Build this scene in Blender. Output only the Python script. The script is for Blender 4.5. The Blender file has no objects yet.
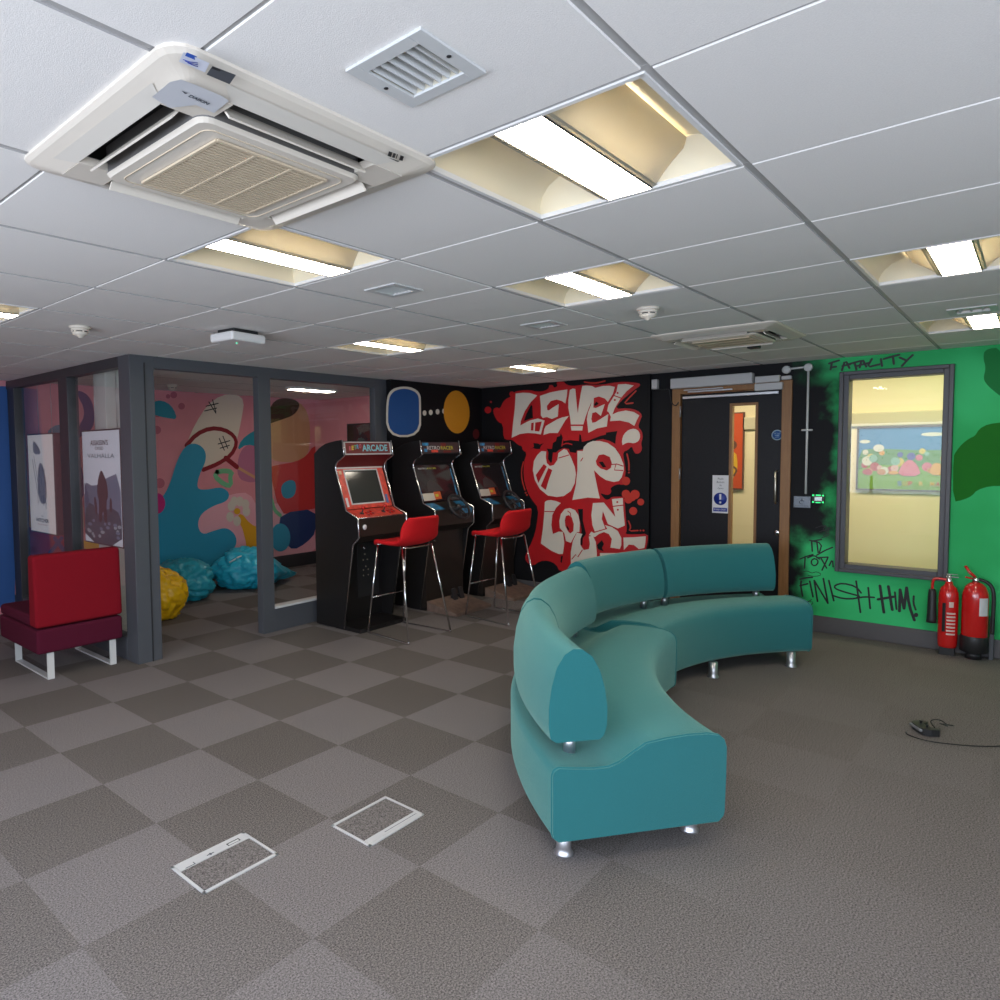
import bpy, bmesh, math, random
from mathutils import Vector, Matrix, noise
from mathutils.geometry import tessellate_polygon
C = bpy.context.scene.collection
PI = math.pi
# ------------------------------------------------------------------ camera (solved from the ceiling grid and the carpet tiles)
F, PX, PY = 687.59, 404.526, 490.384
YAW, PIT, ROL = 0.7460749, -0.0562610, -0.0106159
EYE = Vector((0, 0, 1.5114)); H = 2.2164
_f = Vector((math.cos(YAW)*math.cos(PIT), math.sin(YAW)*math.cos(PIT), math.sin(PIT)))
_r = Vector((math.sin(YAW), -math.cos(YAW), 0)); _u = _r.cross(_f)
RT = math.cos(ROL)*_r + math.sin(ROL)*_u; UP = -math.sin(ROL)*_r + math.cos(ROL)*_u
cd = bpy.data.cameras.new('camera'); cam = bpy.data.objects.new('camera', cd); C.objects.link(cam)
cam.matrix_world = Matrix(((RT.x, UP.x, -_f.x, EYE.x), (RT.y, UP.y, -_f.y, EYE.y), (RT.z, UP.z, -_f.z, EYE.z), (0, 0, 0, 1)))
cd.sensor_width = 36; cd.lens = F*36/1000; cd.shift_x = (500-PX)/1000; cd.shift_y = (PY-500)/1000; cd.clip_start = .05
bpy.context.scene.camera = cam
# ------------------------------------------------------------------ world, daylight, exposure
sc = bpy.context.scene
sc.view_settings.view_transform = 'Standard'; sc.view_settings.look = 'None'
sc.view_settings.exposure = 0.0; sc.view_settings.gamma = 1; sc.view_settings.use_curve_mapping = False
w = bpy.data.worlds.new('world'); sc.world = w; w.use_nodes = True
w.node_tree.nodes['Background'].inputs[0].default_value = (.55, .72, 1, 1); w.node_tree.nodes['Background'].inputs[1].default_value = 1.0
def area(name, loc, rot, sx, sy, power, col, spread=180):
    l = bpy.data.lights.new(name, 'AREA'); l.shape = 'RECTANGLE'; l.size = sx; l.size_y = sy; l.energy = power; l.color = col; l.spread = math.radians(spread)
    o = bpy.data.objects.new(name, l); C.objects.link(o); o.location = loc; o.rotation_euler = rot; return o
XB, YB = -1.6, -2.0           # walls behind the camera
WARM, DAY = (1, .80, .55), (.80, .865, 1)
area('window_daylight', (XB+.06, 1.0, 1.3), (0, -PI/2+.35, 0), 1.3, 4.6, 150, DAY)          # ribbon window behind, left
area('window_daylight', (.25, YB+.06, 1.3), (PI/2-.35, 0, 0), 3.1, 1.3, 52, DAY)           # ribbon window behind, right
area('corridor_light', (6.80, 1.3, 2.38), (0, 0, 0), .4, 3.6, 56, (1, .84, .60))
LAMP = 31.0
# ------------------------------------------------------------------ helpers
def ray(x, y): return _f + RT*((x-PX)/F) - UP*((y-PY)/F)
def onX(x, y, X): d = ray(x, y); return EYE + d*(X/d.x)
def onY(x, y, Y): d = ray(x, y); return EYE + d*(Y/d.y)
def onZ(x, y, z): d = ray(x, y); return EYE + d*((z-EYE.z)/d.z)
MATS = {}
def mat(name, col, rough=.6, metal=0, emit=0, bump=0, bscale=200, vary=0, vscale=8, coat=0, ecol=None, spec=.5, coords='Object'):
    if name in MATS: return MATS[name]
    m = bpy.data.materials.new(name); m.use_nodes = True; nt = m.node_tree; b = nt.nodes['Principled BSDF']
    c = (*col, 1); b.inputs['Base Color'].default_value = c; b.inputs['Roughness'].default_value = rough; b.inputs['Metallic'].default_value = metal
    b.inputs['Specular IOR Level'].default_value = spec; b.inputs['Coat Weight'].default_value = coat
    if emit: b.inputs['Emission Color'].default_value = (*(ecol or col), 1); b.inputs['Emission Strength'].default_value = emit
    tc = nt.nodes.new('ShaderNodeTexCoord')
    if vary:
        n = nt.nodes.new('ShaderNodeTexNoise'); n.inputs['Scale'].default_value = vscale; n.inputs['Detail'].default_value = 3
        nt.links.new(tc.outputs[coords], n.inputs['Vector'])
        r = nt.nodes.new('ShaderNodeMapRange'); r.inputs[3].default_value = 1-vary; r.inputs[4].default_value = 1+vary; r.inputs[1].default_value = .3; r.inputs[2].default_value = .7
        nt.links.new(n.outputs['Fac'], r.inputs[0])
        h = nt.nodes.new('ShaderNodeVectorMath'); h.operation = 'SCALE'; h.inputs[0].default_value = col
        nt.links.new(r.outputs[0], h.inputs['Scale']); nt.links.new(h.outputs[0], b.inputs['Base Color'])
    if bump:
        n = nt.nodes.new('ShaderNodeTexNoise'); n.inputs['Scale'].default_value = bscale; n.inputs['Detail'].default_value = 2
        nt.links.new(tc.outputs[coords], n.inputs['Vector'])
        bp = nt.nodes.new('ShaderNodeBump'); bp.inputs['Strength'].default_value = bump; bp.inputs['Distance'].default_value = .003
        nt.links.new(n.outputs['Fac'], bp.inputs['Height']); nt.links.new(bp.outputs[0], b.inputs['Normal'])
    MATS[name] = m; return m
class MB:
    """collects shapes, then links them as one mesh object"""
    def __init__(s): s.v = []; s.f = []; s.m = []; s.mats = []; s.sm = []
    def mi(s, m):
        if m not in s.mats: s.mats.append(m)
        return s.mats.index(m)
    def add(s, vs, fs, m, smooth=False):
        o = len(s.v); s.v += [Vector(p) for p in vs]; k = s.mi(m)
        for f in fs: s.f.append([o+i for i in f]); s.m.append(k); s.sm.append(smooth)
        return s
    def box(s, a, b, m, M=None):
        x0, y0, z0 = (min(a[i], b[i]) for i in range(3)); x1, y1, z1 = (max(a[i], b[i]) for i in range(3))
        vs = [Vector(p) for p in ((x0,y0,z0),(x1,y0,z0),(x1,y1,z0),(x0,y1,z0),(x0,y0,z1),(x1,y0,z1),(x1,y1,z1),(x0,y1,z1))]
        if M: vs = [M @ p for p in vs]
        return s.add(vs, [(0,3,2,1),(4,5,6,7),(0,1,5,4),(1,2,6,5),(2,3,7,6),(3,0,4,7)], m)
    def lathe(s, prof, m, n=24, c=(0,0,0), M=None, smooth=True):
        vs = []; fs = []
        for r, z in prof:
            for i in range(n):
                a = 2*PI*i/n; vs.append(Vector((r*math.cos(a), r*math.sin(a), z)))
        k = len(prof)
        for j in range(k-1):
            for i in range(n): i2 = (i+1) % n; fs.append((j*n+i, j*n+i2, (j+1)*n+i2, (j+1)*n+i))
        if prof[0][0] > 1e-6: fs.append(tuple(range(n-1, -1, -1)))
        if prof[-1][0] > 1e-6: fs.append(tuple((k-1)*n+i for i in range(n)))
        vs = [(M @ p if M else p) + Vector(c) for p in vs]
        return s.add(vs, fs, m, smooth)
    def tube(s, pts, r, m, n=10, closed=False, smooth=True):
        pts = [Vector(p) for p in pts]; N = len(pts); rings = []; ref = None
        for i, p in enumerate(pts):
            a = pts[(i-1) % N] if (closed or i > 0) else p; b = pts[(i+1) % N] if (closed or i < N-1) else p
            t = (b-a).normalized()
            if ref is None: ref = Vector((0,0,1)) if abs(t.z) < .9 else Vector((1,0,0))
            x = t.cross(ref); 
            if x.length < 1e-5: x = t.orthogonal()
            x.normalize(); y = x.cross(t); ref = y
            rr = r[i] if isinstance(r, (list, tuple)) else r
            rings.append([p + x*math.cos(2*PI*k/n)*rr + y*math.sin(2*PI*k/n)*rr for k in range(n)])
        vs = [q for R_ in rings for q in R_]; fs = []
        for j in range(N if closed else N-1):
            for k in range(n):
                a = j*n; b = ((j+1) % N)*n; k2 = (k+1) % n; fs.append((a+k, b+k, b+k2, a+k2))
        if not closed: fs.append(tuple(range(n))); fs.append(tuple((N-1)*n+k for k in range(n-1, -1, -1)))
        return s.add(vs, fs, m, smooth)
    def prism(s, poly, fn, t0, t1, m, mside=None):
        """poly: 2-D outline; fn(u, v, t) gives the point"""
        n = len(poly); tri = tessellate_polygon([[Vector((p[0], p[1], 0)) for p in poly]])
        vs = [fn(p[0], p[1], t0) for p in poly] + [fn(p[0], p[1], t1) for p in poly]
        s.add(vs, [tuple(t) for t in tri] + [tuple(n+i for i in reversed(t)) for t in tri], m)
        return s.add(vs, [(i, (i+1) % n, n+(i+1) % n, n+i) for i in range(n)], mside or m)
    def flat(s, poly3, m):
        """flat (possibly concave) paint shape given as 3-D points"""
        n = len(poly3); a = max(range(3), key=lambda i: -(max(p[i] for p in poly3)-min(p[i] for p in poly3)))
        k = [i for i in range(3) if i != a]
        tri = tessellate_polygon([[Vector((p[k[0]], p[k[1]], 0)) for p in poly3]])
        return s.add(poly3, [tuple(t) for t in tri], m)
    def build(s, name, parent=None, bevel=0, seg=2, sub=0, solid=0, recalc=True, loc=None):
        me = bpy.data.meshes.new(name); off = Vector(loc) if loc is not None else Vector((0,0,0))
        me.from_pydata([tuple(p-off) for p in s.v], [], s.f); me.update()
        for m in s.mats: me.materials.append(m)
        for p, k, q in zip(me.polygons, s.m, s.sm): p.material_index = k; p.use_smooth = q
        if recalc:
            bm = bmesh.new(); bm.from_mesh(me); bmesh.ops.recalc_face_normals(bm, faces=bm.faces); bm.to_mesh(me); bm.free()
        o = bpy.data.objects.new(name, me); C.objects.link(o)
        if loc is not None: o.location = off
        if parent is not None:
            o.parent = parent
            w_ = Vector(parent.get('_w', (0,0,0))); o.location = off - w_
        if solid: q = o.modifiers.new('solid', 'SOLIDIFY'); q.thickness = solid; q.offset = 0
        if bevel: q = o.modifiers.new('bevel', 'BEVEL'); q.width = bevel; q.segments = seg; q.limit_method = 'ANGLE'; q.angle_limit = math.radians(50); q.harden_normals = False
        if sub: q = o.modifiers.new('sub', 'SUBSURF'); q.levels = sub; q.render_levels = sub
        return o
def thing(name, label, cat, loc=(0,0,0), group=None, rz=0):
    o = bpy.data.objects.new(name, None); C.objects.link(o); o.location = loc; o.rotation_euler.z = rz; o.empty_display_size = .1
    o['label'] = label; o['category'] = cat
    if group: o['group'] = group
    return o
def tag(o, label, cat, group=None):
    o['label'] = label; o['category'] = cat
    if group: o['group'] = group
    return o
def struct(o): o['kind'] = 'structure'; return o
def put(o, parent, loc):      # parent a world-coordinate mesh under an Empty placed at loc
    o.parent = parent; o.location = -Vector(loc); return o
def smoothpoly(p, it=2, closed=True):
    p = [Vector(q) for q in p]
    for _ in range(it):
        q = []; n = len(p)
        for i in range(n if closed else n-1):
            a, b = p[i], p[(i+1) % n]; q += [a*.75+b*.25, a*.25+b*.75]
        if not closed: q = [p[0]]+q+[p[-1]]
        p = q
    return p
def text_mb(mb, s, o, right, up, m, h=None, width=None, depth=.0006, space=1.0, shear=0, bold=0):
    """lettering as thin mesh; o = lower-left corner, h = cap height, width = fitted width"""
    cu = bpy.data.curves.new('t', 'FONT'); cu.body = s; cu.space_character = space; cu.shear = shear; cu.offset = bold; cu.resolution_u = 3
    ob = bpy.data.objects.new('t', cu); C.objects.link(ob); dg = bpy.context.evaluated_depsgraph_get()
    me = bpy.data.meshes.new_from_object(ob.evaluated_get(dg)); 
    xs = [v.co.x for v in me.vertices]; ys = [v.co.y for v in me.vertices]
    x0, x1, y0, y1 = min(xs), max(xs), min(ys), max(ys)
    kx = ky = (h/(y1-y0) if h else width/(x1-x0))
    if width: kx = width/(x1-x0)
    right = Vector(right).normalized(); up = Vector(up).normalized(); nr = right.cross(up)
    vs = [Vector(o) + right*(v.co.x-x0)*kx + up*(v.co.y-y0)*ky + nr*depth for v in me.vertices]
    mb.add(vs, [tuple(p.vertices) for p in me.polygons], m)
    bpy.data.objects.remove(ob); bpy.data.curves.remove(cu); bpy.data.meshes.remove(me)
# ------------------------------------------------------------------ materials
def node_mat(name):
    m = bpy.data.materials.new(name); m.use_nodes = True; return m, m.node_tree, m.node_tree.nodes['Principled BSDF']
def carpet():
    m, nt, b = node_mat('carpet_tiles'); N, L = nt.nodes.new, nt.links.new
    tc = N('ShaderNodeTexCoord'); sep = N('ShaderNodeSeparateXYZ'); L(tc.outputs['Object'], sep.inputs[0])
    def mth(op, a, b_=None, c=None):
        n = N('ShaderNodeMath'); n.operation = op
        for i, x in enumerate((a, b_, c)):
            if x is None: continue
            if isinstance(x, (int, float)): n.inputs[i].default_value = x
            else: L(x, n.inputs[i])
        return n.outputs[0]
    ix = mth('FLOOR', mth('DIVIDE', mth('SUBTRACT', sep.outputs[0], 2.3107), .5))
    iy = mth('FLOOR', mth('DIVIDE', mth('SUBTRACT', 2.6178, sep.outputs[1]), .5))
    par = mth('FLOORED_MODULO', mth('ADD', ix, iy), 2.0)          # 0 dark, 1 light
    cmb = N('ShaderNodeCombineXYZ'); L(ix, cmb.inputs[0]); L(iy, cmb.inputs[1])
    wn = N('ShaderNodeTexWhiteNoise'); L(cmb.outputs[0], wn.inputs['Vector'])
    # tiles to the right of the sofa were laid with less contrast
    fade = N('ShaderNodeMapRange'); L(mth('SUBTRACT', sep.outputs[1], mth('MULTIPLY', sep.outputs[0], .35)), fade.inputs[0])
    fade.inputs[1].default_value = -.2; fade.inputs[2].default_value = .75; fade.inputs[3].default_value = .12; fade.inputs[4].default_value = .92
    f2 = N('ShaderNodeMapRange'); L(mth('ADD', sep.outputs[0], sep.outputs[1]), f2.inputs[0]); f2.inputs[1].default_value = 2.4; f2.inputs[2].default_value = 4.8; f2.inputs[3].default_value = .36; f2.inputs[4].default_value = 1
    k = mth('ADD', mth('MULTIPLY', mth('SUBTRACT', par, .5), mth('MULTIPLY', fade.outputs[0], f2.outputs[0])), mth('MULTIPLY', mth('SUBTRACT', wn.outputs[0], .5), .16))
    n1 = N('ShaderNodeTexNoise'); n1.inputs['Scale'].default_value = 170; n1.inputs['Detail'].default_value = 3; n1.inputs['Roughness'].default_value = .8
    L(tc.outputs['Object'], n1.inputs['Vector'])
    n2 = N('ShaderNodeTexNoise'); n2.inputs['Scale'].default_value = 1.3; L(tc.outputs['Object'], n2.inputs['Vector'])
    v = mth('ADD', mth('ADD', 1.0, mth('MULTIPLY', k, .30)), mth('MULTIPLY', mth('SUBTRACT', n1.outputs['Fac'], .5), 4.4))
    v = mth('ADD', v, mth('MULTIPLY', mth('SUBTRACT', n2.outputs['Fac'], .5), .15))
    # the fleck in the pile runs from brown to violet grey
    mx = N('ShaderNodeMix'); mx.data_type = 'RGBA'; L(mth('MULTIPLY_ADD', k, .7, .5), mx.inputs[0]); mx.inputs[6].default_value = (.160, .142, .128, 1); mx.inputs[7].default_value = (.184, .168, .168, 1)
    sc_ = N('ShaderNodeVectorMath'); sc_.operation = 'SCALE'; L(mx.outputs[2], sc_.inputs[0]); L(v, sc_.inputs['Scale']); L(sc_.outputs[0], b.inputs['Base Color'])
    b.inputs['Roughness'].default_value = .95; b.inputs['Specular IOR Level'].default_value = .15
    bp = N('ShaderNodeBump'); bp.inputs['Strength'].default_value = .12; bp.inputs['Distance'].default_value = .003; L(n1.outputs['Fac'], bp.inputs['Height']); L(bp.outputs[0], b.inputs['Normal'])
    return m
def sprayed_wall():
    """matt black paint with sprayed green over the right part (Y, Z in metres)"""
    m, nt, b = node_mat('black_and_green_paint'); N, L = nt.nodes.new, nt.links.new
    tc = N('ShaderNodeTexCoord'); sep = N('ShaderNodeSeparateXYZ'); L(tc.outputs['Object'], sep.inputs[0])
    n = N('ShaderNodeTexNoise'); n.inputs['Scale'].default_value = 5; n.inputs['Detail'].default_value = 4; L(tc.outputs['Object'], n.inputs['Vector'])
    def mth(op, a, b_=None):
        q = N('ShaderNodeMath'); q.operation = op
        for i, x in enumerate((a, b_)):
            if x is None: continue
            if isinstance(x, (int, float)): q.inputs[i].default_value = x
            else: L(x, q.inputs[i])
        return q.outputs[0]
    def ramp(x, a, b_):
        r = N('ShaderNodeMapRange'); r.interpolation_type = 'SMOOTHSTEP'; L(x, r.inputs[0]); r.inputs[1].default_value = a; r.inputs[2].default_value = b_; return r.outputs[0]
    wob = mth('MULTIPLY', mth('SUBTRACT', n.outputs['Fac'], .5), .5)
    y = mth('ADD', sep.outputs[1], wob); z = mth('ADD', sep.outputs[2], mth('MULTIPLY', wob, .5))
    right = mth('MAXIMUM', ramp(y, 1.30, 1.08), mth('MULTIPLY', ramp(z, 1.98, 2.10), ramp(y, 1.50, 1.12)))
    low = mth('MULTIPLY', ramp(z, .86, .66), ramp(y, 1.56, 1.30))
    g = mth('MAXIMUM', right, low)
    n3 = N('ShaderNodeTexNoise'); n3.inputs['Scale'].default_value = 1.6; L(tc.outputs['Object'], n3.inputs['Vector'])
    gm = N('ShaderNodeMix'); gm.data_type = 'RGBA'; L(ramp(n3.outputs['Fac'], .35, .65), gm.inputs[0]); gm.inputs[6].default_value = (.026, .46, .13, 1); gm.inputs[7].default_value = (.05, .62, .21, 1)
    mx = N('ShaderNodeMix'); mx.data_type = 'RGBA'; L(g, mx.inputs[0]); mx.inputs[6].default_value = (.007, .007, .009, 1); L(gm.outputs[2], mx.inputs[7])
    L(mx.outputs[2], b.inputs['Base Color']); b.inputs['Roughness'].default_value = .6; b.inputs['Specular IOR Level'].default_value = .2
    return m
def pink_wall():
    m = mat('pink_mural_paint', (.74, .29, .33), .7, vary=.10, vscale=1.5); return m
def wood(name, c1, c2, sc_=(2, 2, .15)):
    m, nt, b = node_mat(name); N, L = nt.nodes.new, nt.links.new
    tc = N('ShaderNodeTexCoord'); mp = N('ShaderNodeMapping'); mp.inputs['Scale'].default_value = (sc_[0]*30, sc_[1]*30, sc_[2]*30); L(tc.outputs['Object'], mp.inputs[0])
    n = N('ShaderNodeTexNoise'); n.inputs['Scale'].default_value = 1; n.inputs['Detail'].default_value = 4; L(mp.outputs[0], n.inputs['Vector'])
    mx = N('ShaderNodeMix'); mx.data_type = 'RGBA'; L(n.outputs['Fac'], mx.inputs[0]); mx.inputs[6].default_value = (*c1, 1); mx.inputs[7].default_value = (*c2, 1)
    L(mx.outputs[2], b.inputs['Base Color']); b.inputs['Roughness'].default_value = .45; return m
def glass(name, tint=(.97, .98, .97), refl=.03):
    m = bpy.data.materials.new(name); m.use_nodes = True; nt = m.node_tree; nt.nodes.clear(); N, L = nt.nodes.new, nt.links.new
    o = N('ShaderNodeOutputMaterial'); t = N('ShaderNodeBsdfTransparent'); t.inputs[0].default_value = (*tint, 1); g = N('ShaderNodeBsdfGlossy'); g.inputs['Roughness'].default_value = .01; g.inputs[0].default_value = (1,1,1,1)
    lw = N('ShaderNodeLayerWeight'); lw.inputs[0].default_value = .5; pw = N('ShaderNodeMath'); pw.operation = 'POWER'; pw.inputs[1].default_value = 5; L(lw.outputs['Facing'], pw.inputs[0])
    k2 = N('ShaderNodeMath'); k2.operation = 'MULTIPLY_ADD'; L(pw.outputs[0], k2.inputs[0]); k2.inputs[1].default_value = .9; k2.inputs[2].default_value = refl
    mx = N('ShaderNodeMixShader'); L(k2.outputs[0], mx.inputs[0]); L(t.outputs[0], mx.inputs[1]); L(g.outputs[0], mx.inputs[2]); L(mx.outputs[0], o.inputs[0]); return m
def perforated():
    m, nt, b = node_mat('perforated_metal'); N, L = nt.nodes.new, nt.links.new
    b.inputs['Base Color'].default_value = (.42, .40, .33, 1); b.inputs['Metallic'].default_value = .3; b.inputs['Roughness'].default_value = .5
    tr = N('ShaderNodeBsdfTranslucent'); tr.inputs[0].default_value = (.60, .56, .44, 1); mx = N('ShaderNodeMixShader'); mx.inputs[0].default_value = .11
    L(b.outputs[0], mx.inputs[1]); L(tr.outputs[0], mx.inputs[2]); L(mx.outputs[0], nt.nodes['Material Output'].inputs['Surface'])
    return m
M_carpet = carpet(); M_wallB = sprayed_wall(); M_pink = pink_wall()
M_tile = mat('ceiling_tile', (.86, .835, .80), .9, bump=.2, bscale=450, vary=.03, vscale=300, spec=.1)
M_tedge = mat('tile_edge_shaded', (.40, .39, .38), .9)  # tile colour darkened so two edges look shaded instead of catching window light
M_tbar = mat('ceiling_grid_metal', (.46, .45, .44), .5)
M_black = mat('matt_black_paint', (.0065, .0065, .008), .6, spec=.2)
M_frame = mat('dark_grey_frame', (.038, .039, .045), .42)
M_frame2 = mat('grey_frame', (.080, .086, .098), .42)
M_skirt = mat('grey_skirting', (.10, .095, .10), .5)
M_oak = wood('oak_wood', (.20, .085, .025), (.34, .17, .06))
M_cream = mat('cream_paint', (.86, .76, .52), .7)
M_glass = glass('clear_glass')
M_chrome = mat('chrome', (.75, .75, .76), .16, 1)
M_alu = mat('brushed_aluminium', (.62, .63, .66), .33, .9)
M_white = mat('white_plastic', (.80, .79, .77), .4)
M_offwhite = mat('aged_white_plastic', (.72, .66, .57), .42)
M_grille = mat('yellowed_grille', (.60, .50, .36), .5)
M_vent = mat('vent_metal', (.62, .63, .62), .4)
M_dark = mat('dark_plastic', (.02, .02, .022), .45)
M_teal = mat('teal_wool', (.016, .163, .180), .85, bump=.5, bscale=700, vary=.12, vscale=500, spec=.2)
M_teal.node_tree.nodes['Principled BSDF'].inputs['Sheen Weight'].default_value = .5
M_teal.node_tree.nodes['Principled BSDF'].inputs['Sheen Tint'].default_value = (.6, .95, .78, 1)
M_redf = mat('red_wool', (.22, .004, .012), .9, bump=.4, bscale=700, vary=.12, vscale=400, spec=.2)
M_burg = mat('burgundy_wool', (.085, .006, .022), .9, bump=.4, bscale=700, vary=.12, vscale=400, spec=.2)
M_stool = mat('bright_red_felt', (.62, .008, .012), .8, bump=.25, bscale=600, spec=.3)
M_red = mat('red_gloss_paint', (.60, .012, .012), .25, coat=.6)
M_diff = mat('lit_louvre', (1, .97, .9), .5, emit=LAMP, ecol=(1, .90, .74))
M_tube = mat('lit_tube', (1, .97, .9), .5, emit=LAMP*.8, ecol=(1, .86, .66))
M_reflector = mat('cream_reflector', (.86, .77, .56), .45)
M_perf = perforated()
# ================================================================== ROOM
XA, XW, YW, YP = 6.34, 6.385, 4.66, 4.72      # mural wall, door wall, black wall, glass front
XG, YM, XM = 2.27, 7.25, 6.06                  # glass side, pink wall, pink side wall
X2 = 7.7                                      # corridor wall
fl = MB().box((XB-.2, YB-.2, -.1), (8.2, YM+.2, 0), M_carpet).build('floor'); struct(fl)
U0, V0 = 1.2802, .5591
ce = MB(); 
openings = {(0,0),(0,2),(2,1),(3,4),(3,-1),(6,-1),(6,4),(-1,5)}
ac_cells = {(-1,1),(5,1)}
holes = {(-1,0): (.984, .869, .063), (1,2): (2.206, 2.09, .062), (3,2): (3.41, 2.07, .064), (5,-1): (4.66, .28, .067)}
i0, i1, j0, j1 = -5, 9, -5, 11
for i in range(i0, i1):
    for j in range(j0, j1):
        x0, x1, y0, y1 = U0+.6*i, U0+.6*i+.6, V0+.6*j, V0+.6*j+.6
        if (i, j) in openings or (i, j) in ac_cells: continue
        xa, xb = max(x0+.004, XB), min(x1-.004, 6.5); ya, yb = max(y0+.008, YB), min(y1-.008, YM)
        if xb-xa < .02 or yb-ya < .02: continue
        z = H
        # drop-edge tile with a small chamfer
        c = .002; zt = H+.006
        vs = [(xa,ya,zt),(xb,ya,zt),(xb,yb,zt),(xa,yb,zt),(xa+c,ya+c,z),(xb-c,ya+c,z),(xb-c,yb-c,z),(xa+c,yb-c,z)]
        vh = holes.get((i, j))
        if vh:      # tile cut round an air vent
            hx, hy, hh = vh
            for a, b in (((xa+c, ya+c), (xb-c, hy-hh)), ((xa+c, hy+hh), (xb-c, yb-c)), ((xa+c, hy-hh), (hx-hh, hy+hh)), ((hx+hh, hy-hh), (xb-c, hy+hh))): ce.box((*a, z), (*b, z+.008), M_tile)
            ce.add(vs, [(0,1,5,4),(1,2,6,5),(2,3,7,6),(3,0,4,7)], M_tile); continue
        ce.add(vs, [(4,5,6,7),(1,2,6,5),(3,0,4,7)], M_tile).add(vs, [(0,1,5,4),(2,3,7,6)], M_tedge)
for j in range(j0, j1+1):
    y = V0+.6*j
    if YB < y < YM: ce.box((XB, y-.012, H+.004), (6.5, y+.012, H+.030), M_tbar)
for i in range(i0, i1+1):
    x = U0+.6*i
    if XB < x < 6.5: ce.box((x-.010, YB, H+.0035), (x+.010, YM, H+.030), M_tbar)
ce.box((XB-.2, YB-.2, H+.16), (XW+.02, YM+.2, H+.2), M_tile)
struct(ce.build('ceiling'))
struct(MB().box((6.5, -1.5, 2.42), (8.2, 4.4, 2.5), M_cream).build('ceiling_corridor'))
# walls behind the camera with window openings
wb = MB()
M_plain = mat('pale_grey_wall', (.62, .62, .62), .8)
wb.box((XB-.15, YB-.15, 0), (XB, YM, .62), M_plain).box((XB-.15, YB-.15, 1.98), (XB, YM, H+.1), M_plain).box((XB-.15, YB-.15, .62), (XB, -1.35, 1.98), M_plain).box((XB-.15, 3.35, .62), (XB, YM, 1.98), M_plain)
struct(wb.build('wall_left'))
wb = MB().box((XB, YB-.15, 0), (8.2, YB, .62), M_plain).box((XB, YB-.15, 1.98), (8.2, YB, H+.1), M_plain).box((XB, YB-.15, .62), (-1.35, YB, 1.98), M_plain).box((1.85, YB-.15, .62), (8.2, YB, 1.98), M_plain)
struct(wb.build('wall_front'))
def winglass(name, a, b, axis):
    mb = MB()
    n = 4
    for k in range(n+1):
        t = k/n
        if axis == 'y': y = a[1]+(b[1]-a[1])*t; mb.box((a[0]-.03, y-.02, a[2]), (a[0]+.03, y+.02, b[2]), M_white)
        else: x = a[0]+(b[0]-a[0])*t; mb.box((x-.02, a[1]-.03, a[2]), (x+.02, a[1]+.03, b[2]), M_white)
    o = struct(mb.build(name))
    g = MB()
    if axis == 'y': g.box((a[0]-.004, a[1], a[2]), (a[0]+.004, b[1], b[2]), M_glass)
    else: g.box((a[0], a[1]-.004, a[2]), (b[0], a[1]+.004, b[2]), M_glass)
    g.build('pane', o)
winglass('window_2', (XB-.08, -1.35, .62), (XB-.08, 3.35, 1.98), 'y')
winglass('window_3', (-1.35, YB-.08, .62), (1.85, YB-.08, 1.98), 'x')
# black wall behind the arcade machines, end of the glass front
struct(MB().box((4.86, YW, 0), (XA+.2, YW+.1, H+.02), M_black).build('wall_back'))
struct(MB().box((XM, YW+.1, 0), (XM+.1, YM, H+.02), M_pink).build('wall_pink_side'))
struct(MB().box((XB-.15, YM, 0), (XM+.1, YM+.1, H+.02), M_pink).build('wall_pink'))
# mural wall (slightly proud) and door wall with its two openings
YS = 2.71
struct(MB().box((XA, YS, 0), (XA+.3, YW+.1, H+.02), M_black).build('wall_mural'))
DY0, DY1, DZ = 1.52, 2.51, 2.07               # door frame outside
WY0, WY1, WZ0, WZ1 = .47, 1.18, .52, 2.10     # window frame outside
wr = MB(); T = .12
wr.box((XW, DY1, 0), (XW+T, YS+.02, H+.02), M_wallB).box((XW, DY0, DZ), (XW+T, DY1, H+.02), M_wallB)
wr.box((XW, WY1, 0), (XW+T, DY0, H+.02), M_wallB).box((XW, WY0, 0), (XW+T, WY1, WZ0), M_wallB).box((XW, WY0, WZ1), (XW+T, WY1, H+.02), M_wallB)
wr.box((XW, YB, 0), (XW+T, WY0, H+.02), M_wallB)
wall_r = struct(wr.build('wall_right', recalc=False))
struct(MB().box((X2, -1.5, 0), (X2+.1, 4.4, 2.45), M_cream).build('wall_corridor'))
struct(MB().box((XW+T, 4.3, 0), (X2, 4.4, 2.45), M_cream).box((XW+T, -1.5, 0), (X2, -1.4, 2.45), M_cream).build('wall_corridor_ends'))
M_band = mat('corridor_band', (.60, .55, .40), .6)  # raised tan band across the corridor wall, duller than the cream
struct(MB().box((X2-.03, -1.3, 1.70), (X2, 4.2, 1.83), M_band).build('trim_2', bevel=.01))
# ---- skirting
def skirt(name, a, b, m=M_skirt):
    struct(MB().box(a, b, m).build(name, bevel=.006))
skirt('baseboard_right', (XW-.018, YB, 0), (XW, DY0, .135))
skirt('baseboard_mural', (XA-.016, YS, 0), (XA, YW, .10))
skirt('baseboard_back', (4.86, YW-.016, 0), (XA-.02, YW, .10))
skirt('baseboard_pink', (XG+.08, YM-.016, 0), (XM, YM, .17), mat('dark_skirting', (.035, .036, .04), .5))
skirt('baseboard_pink_side', (XM-.016, YP+.1, 0), (XM, YM-.02, .17), MATS['dark_skirting'])
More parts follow.
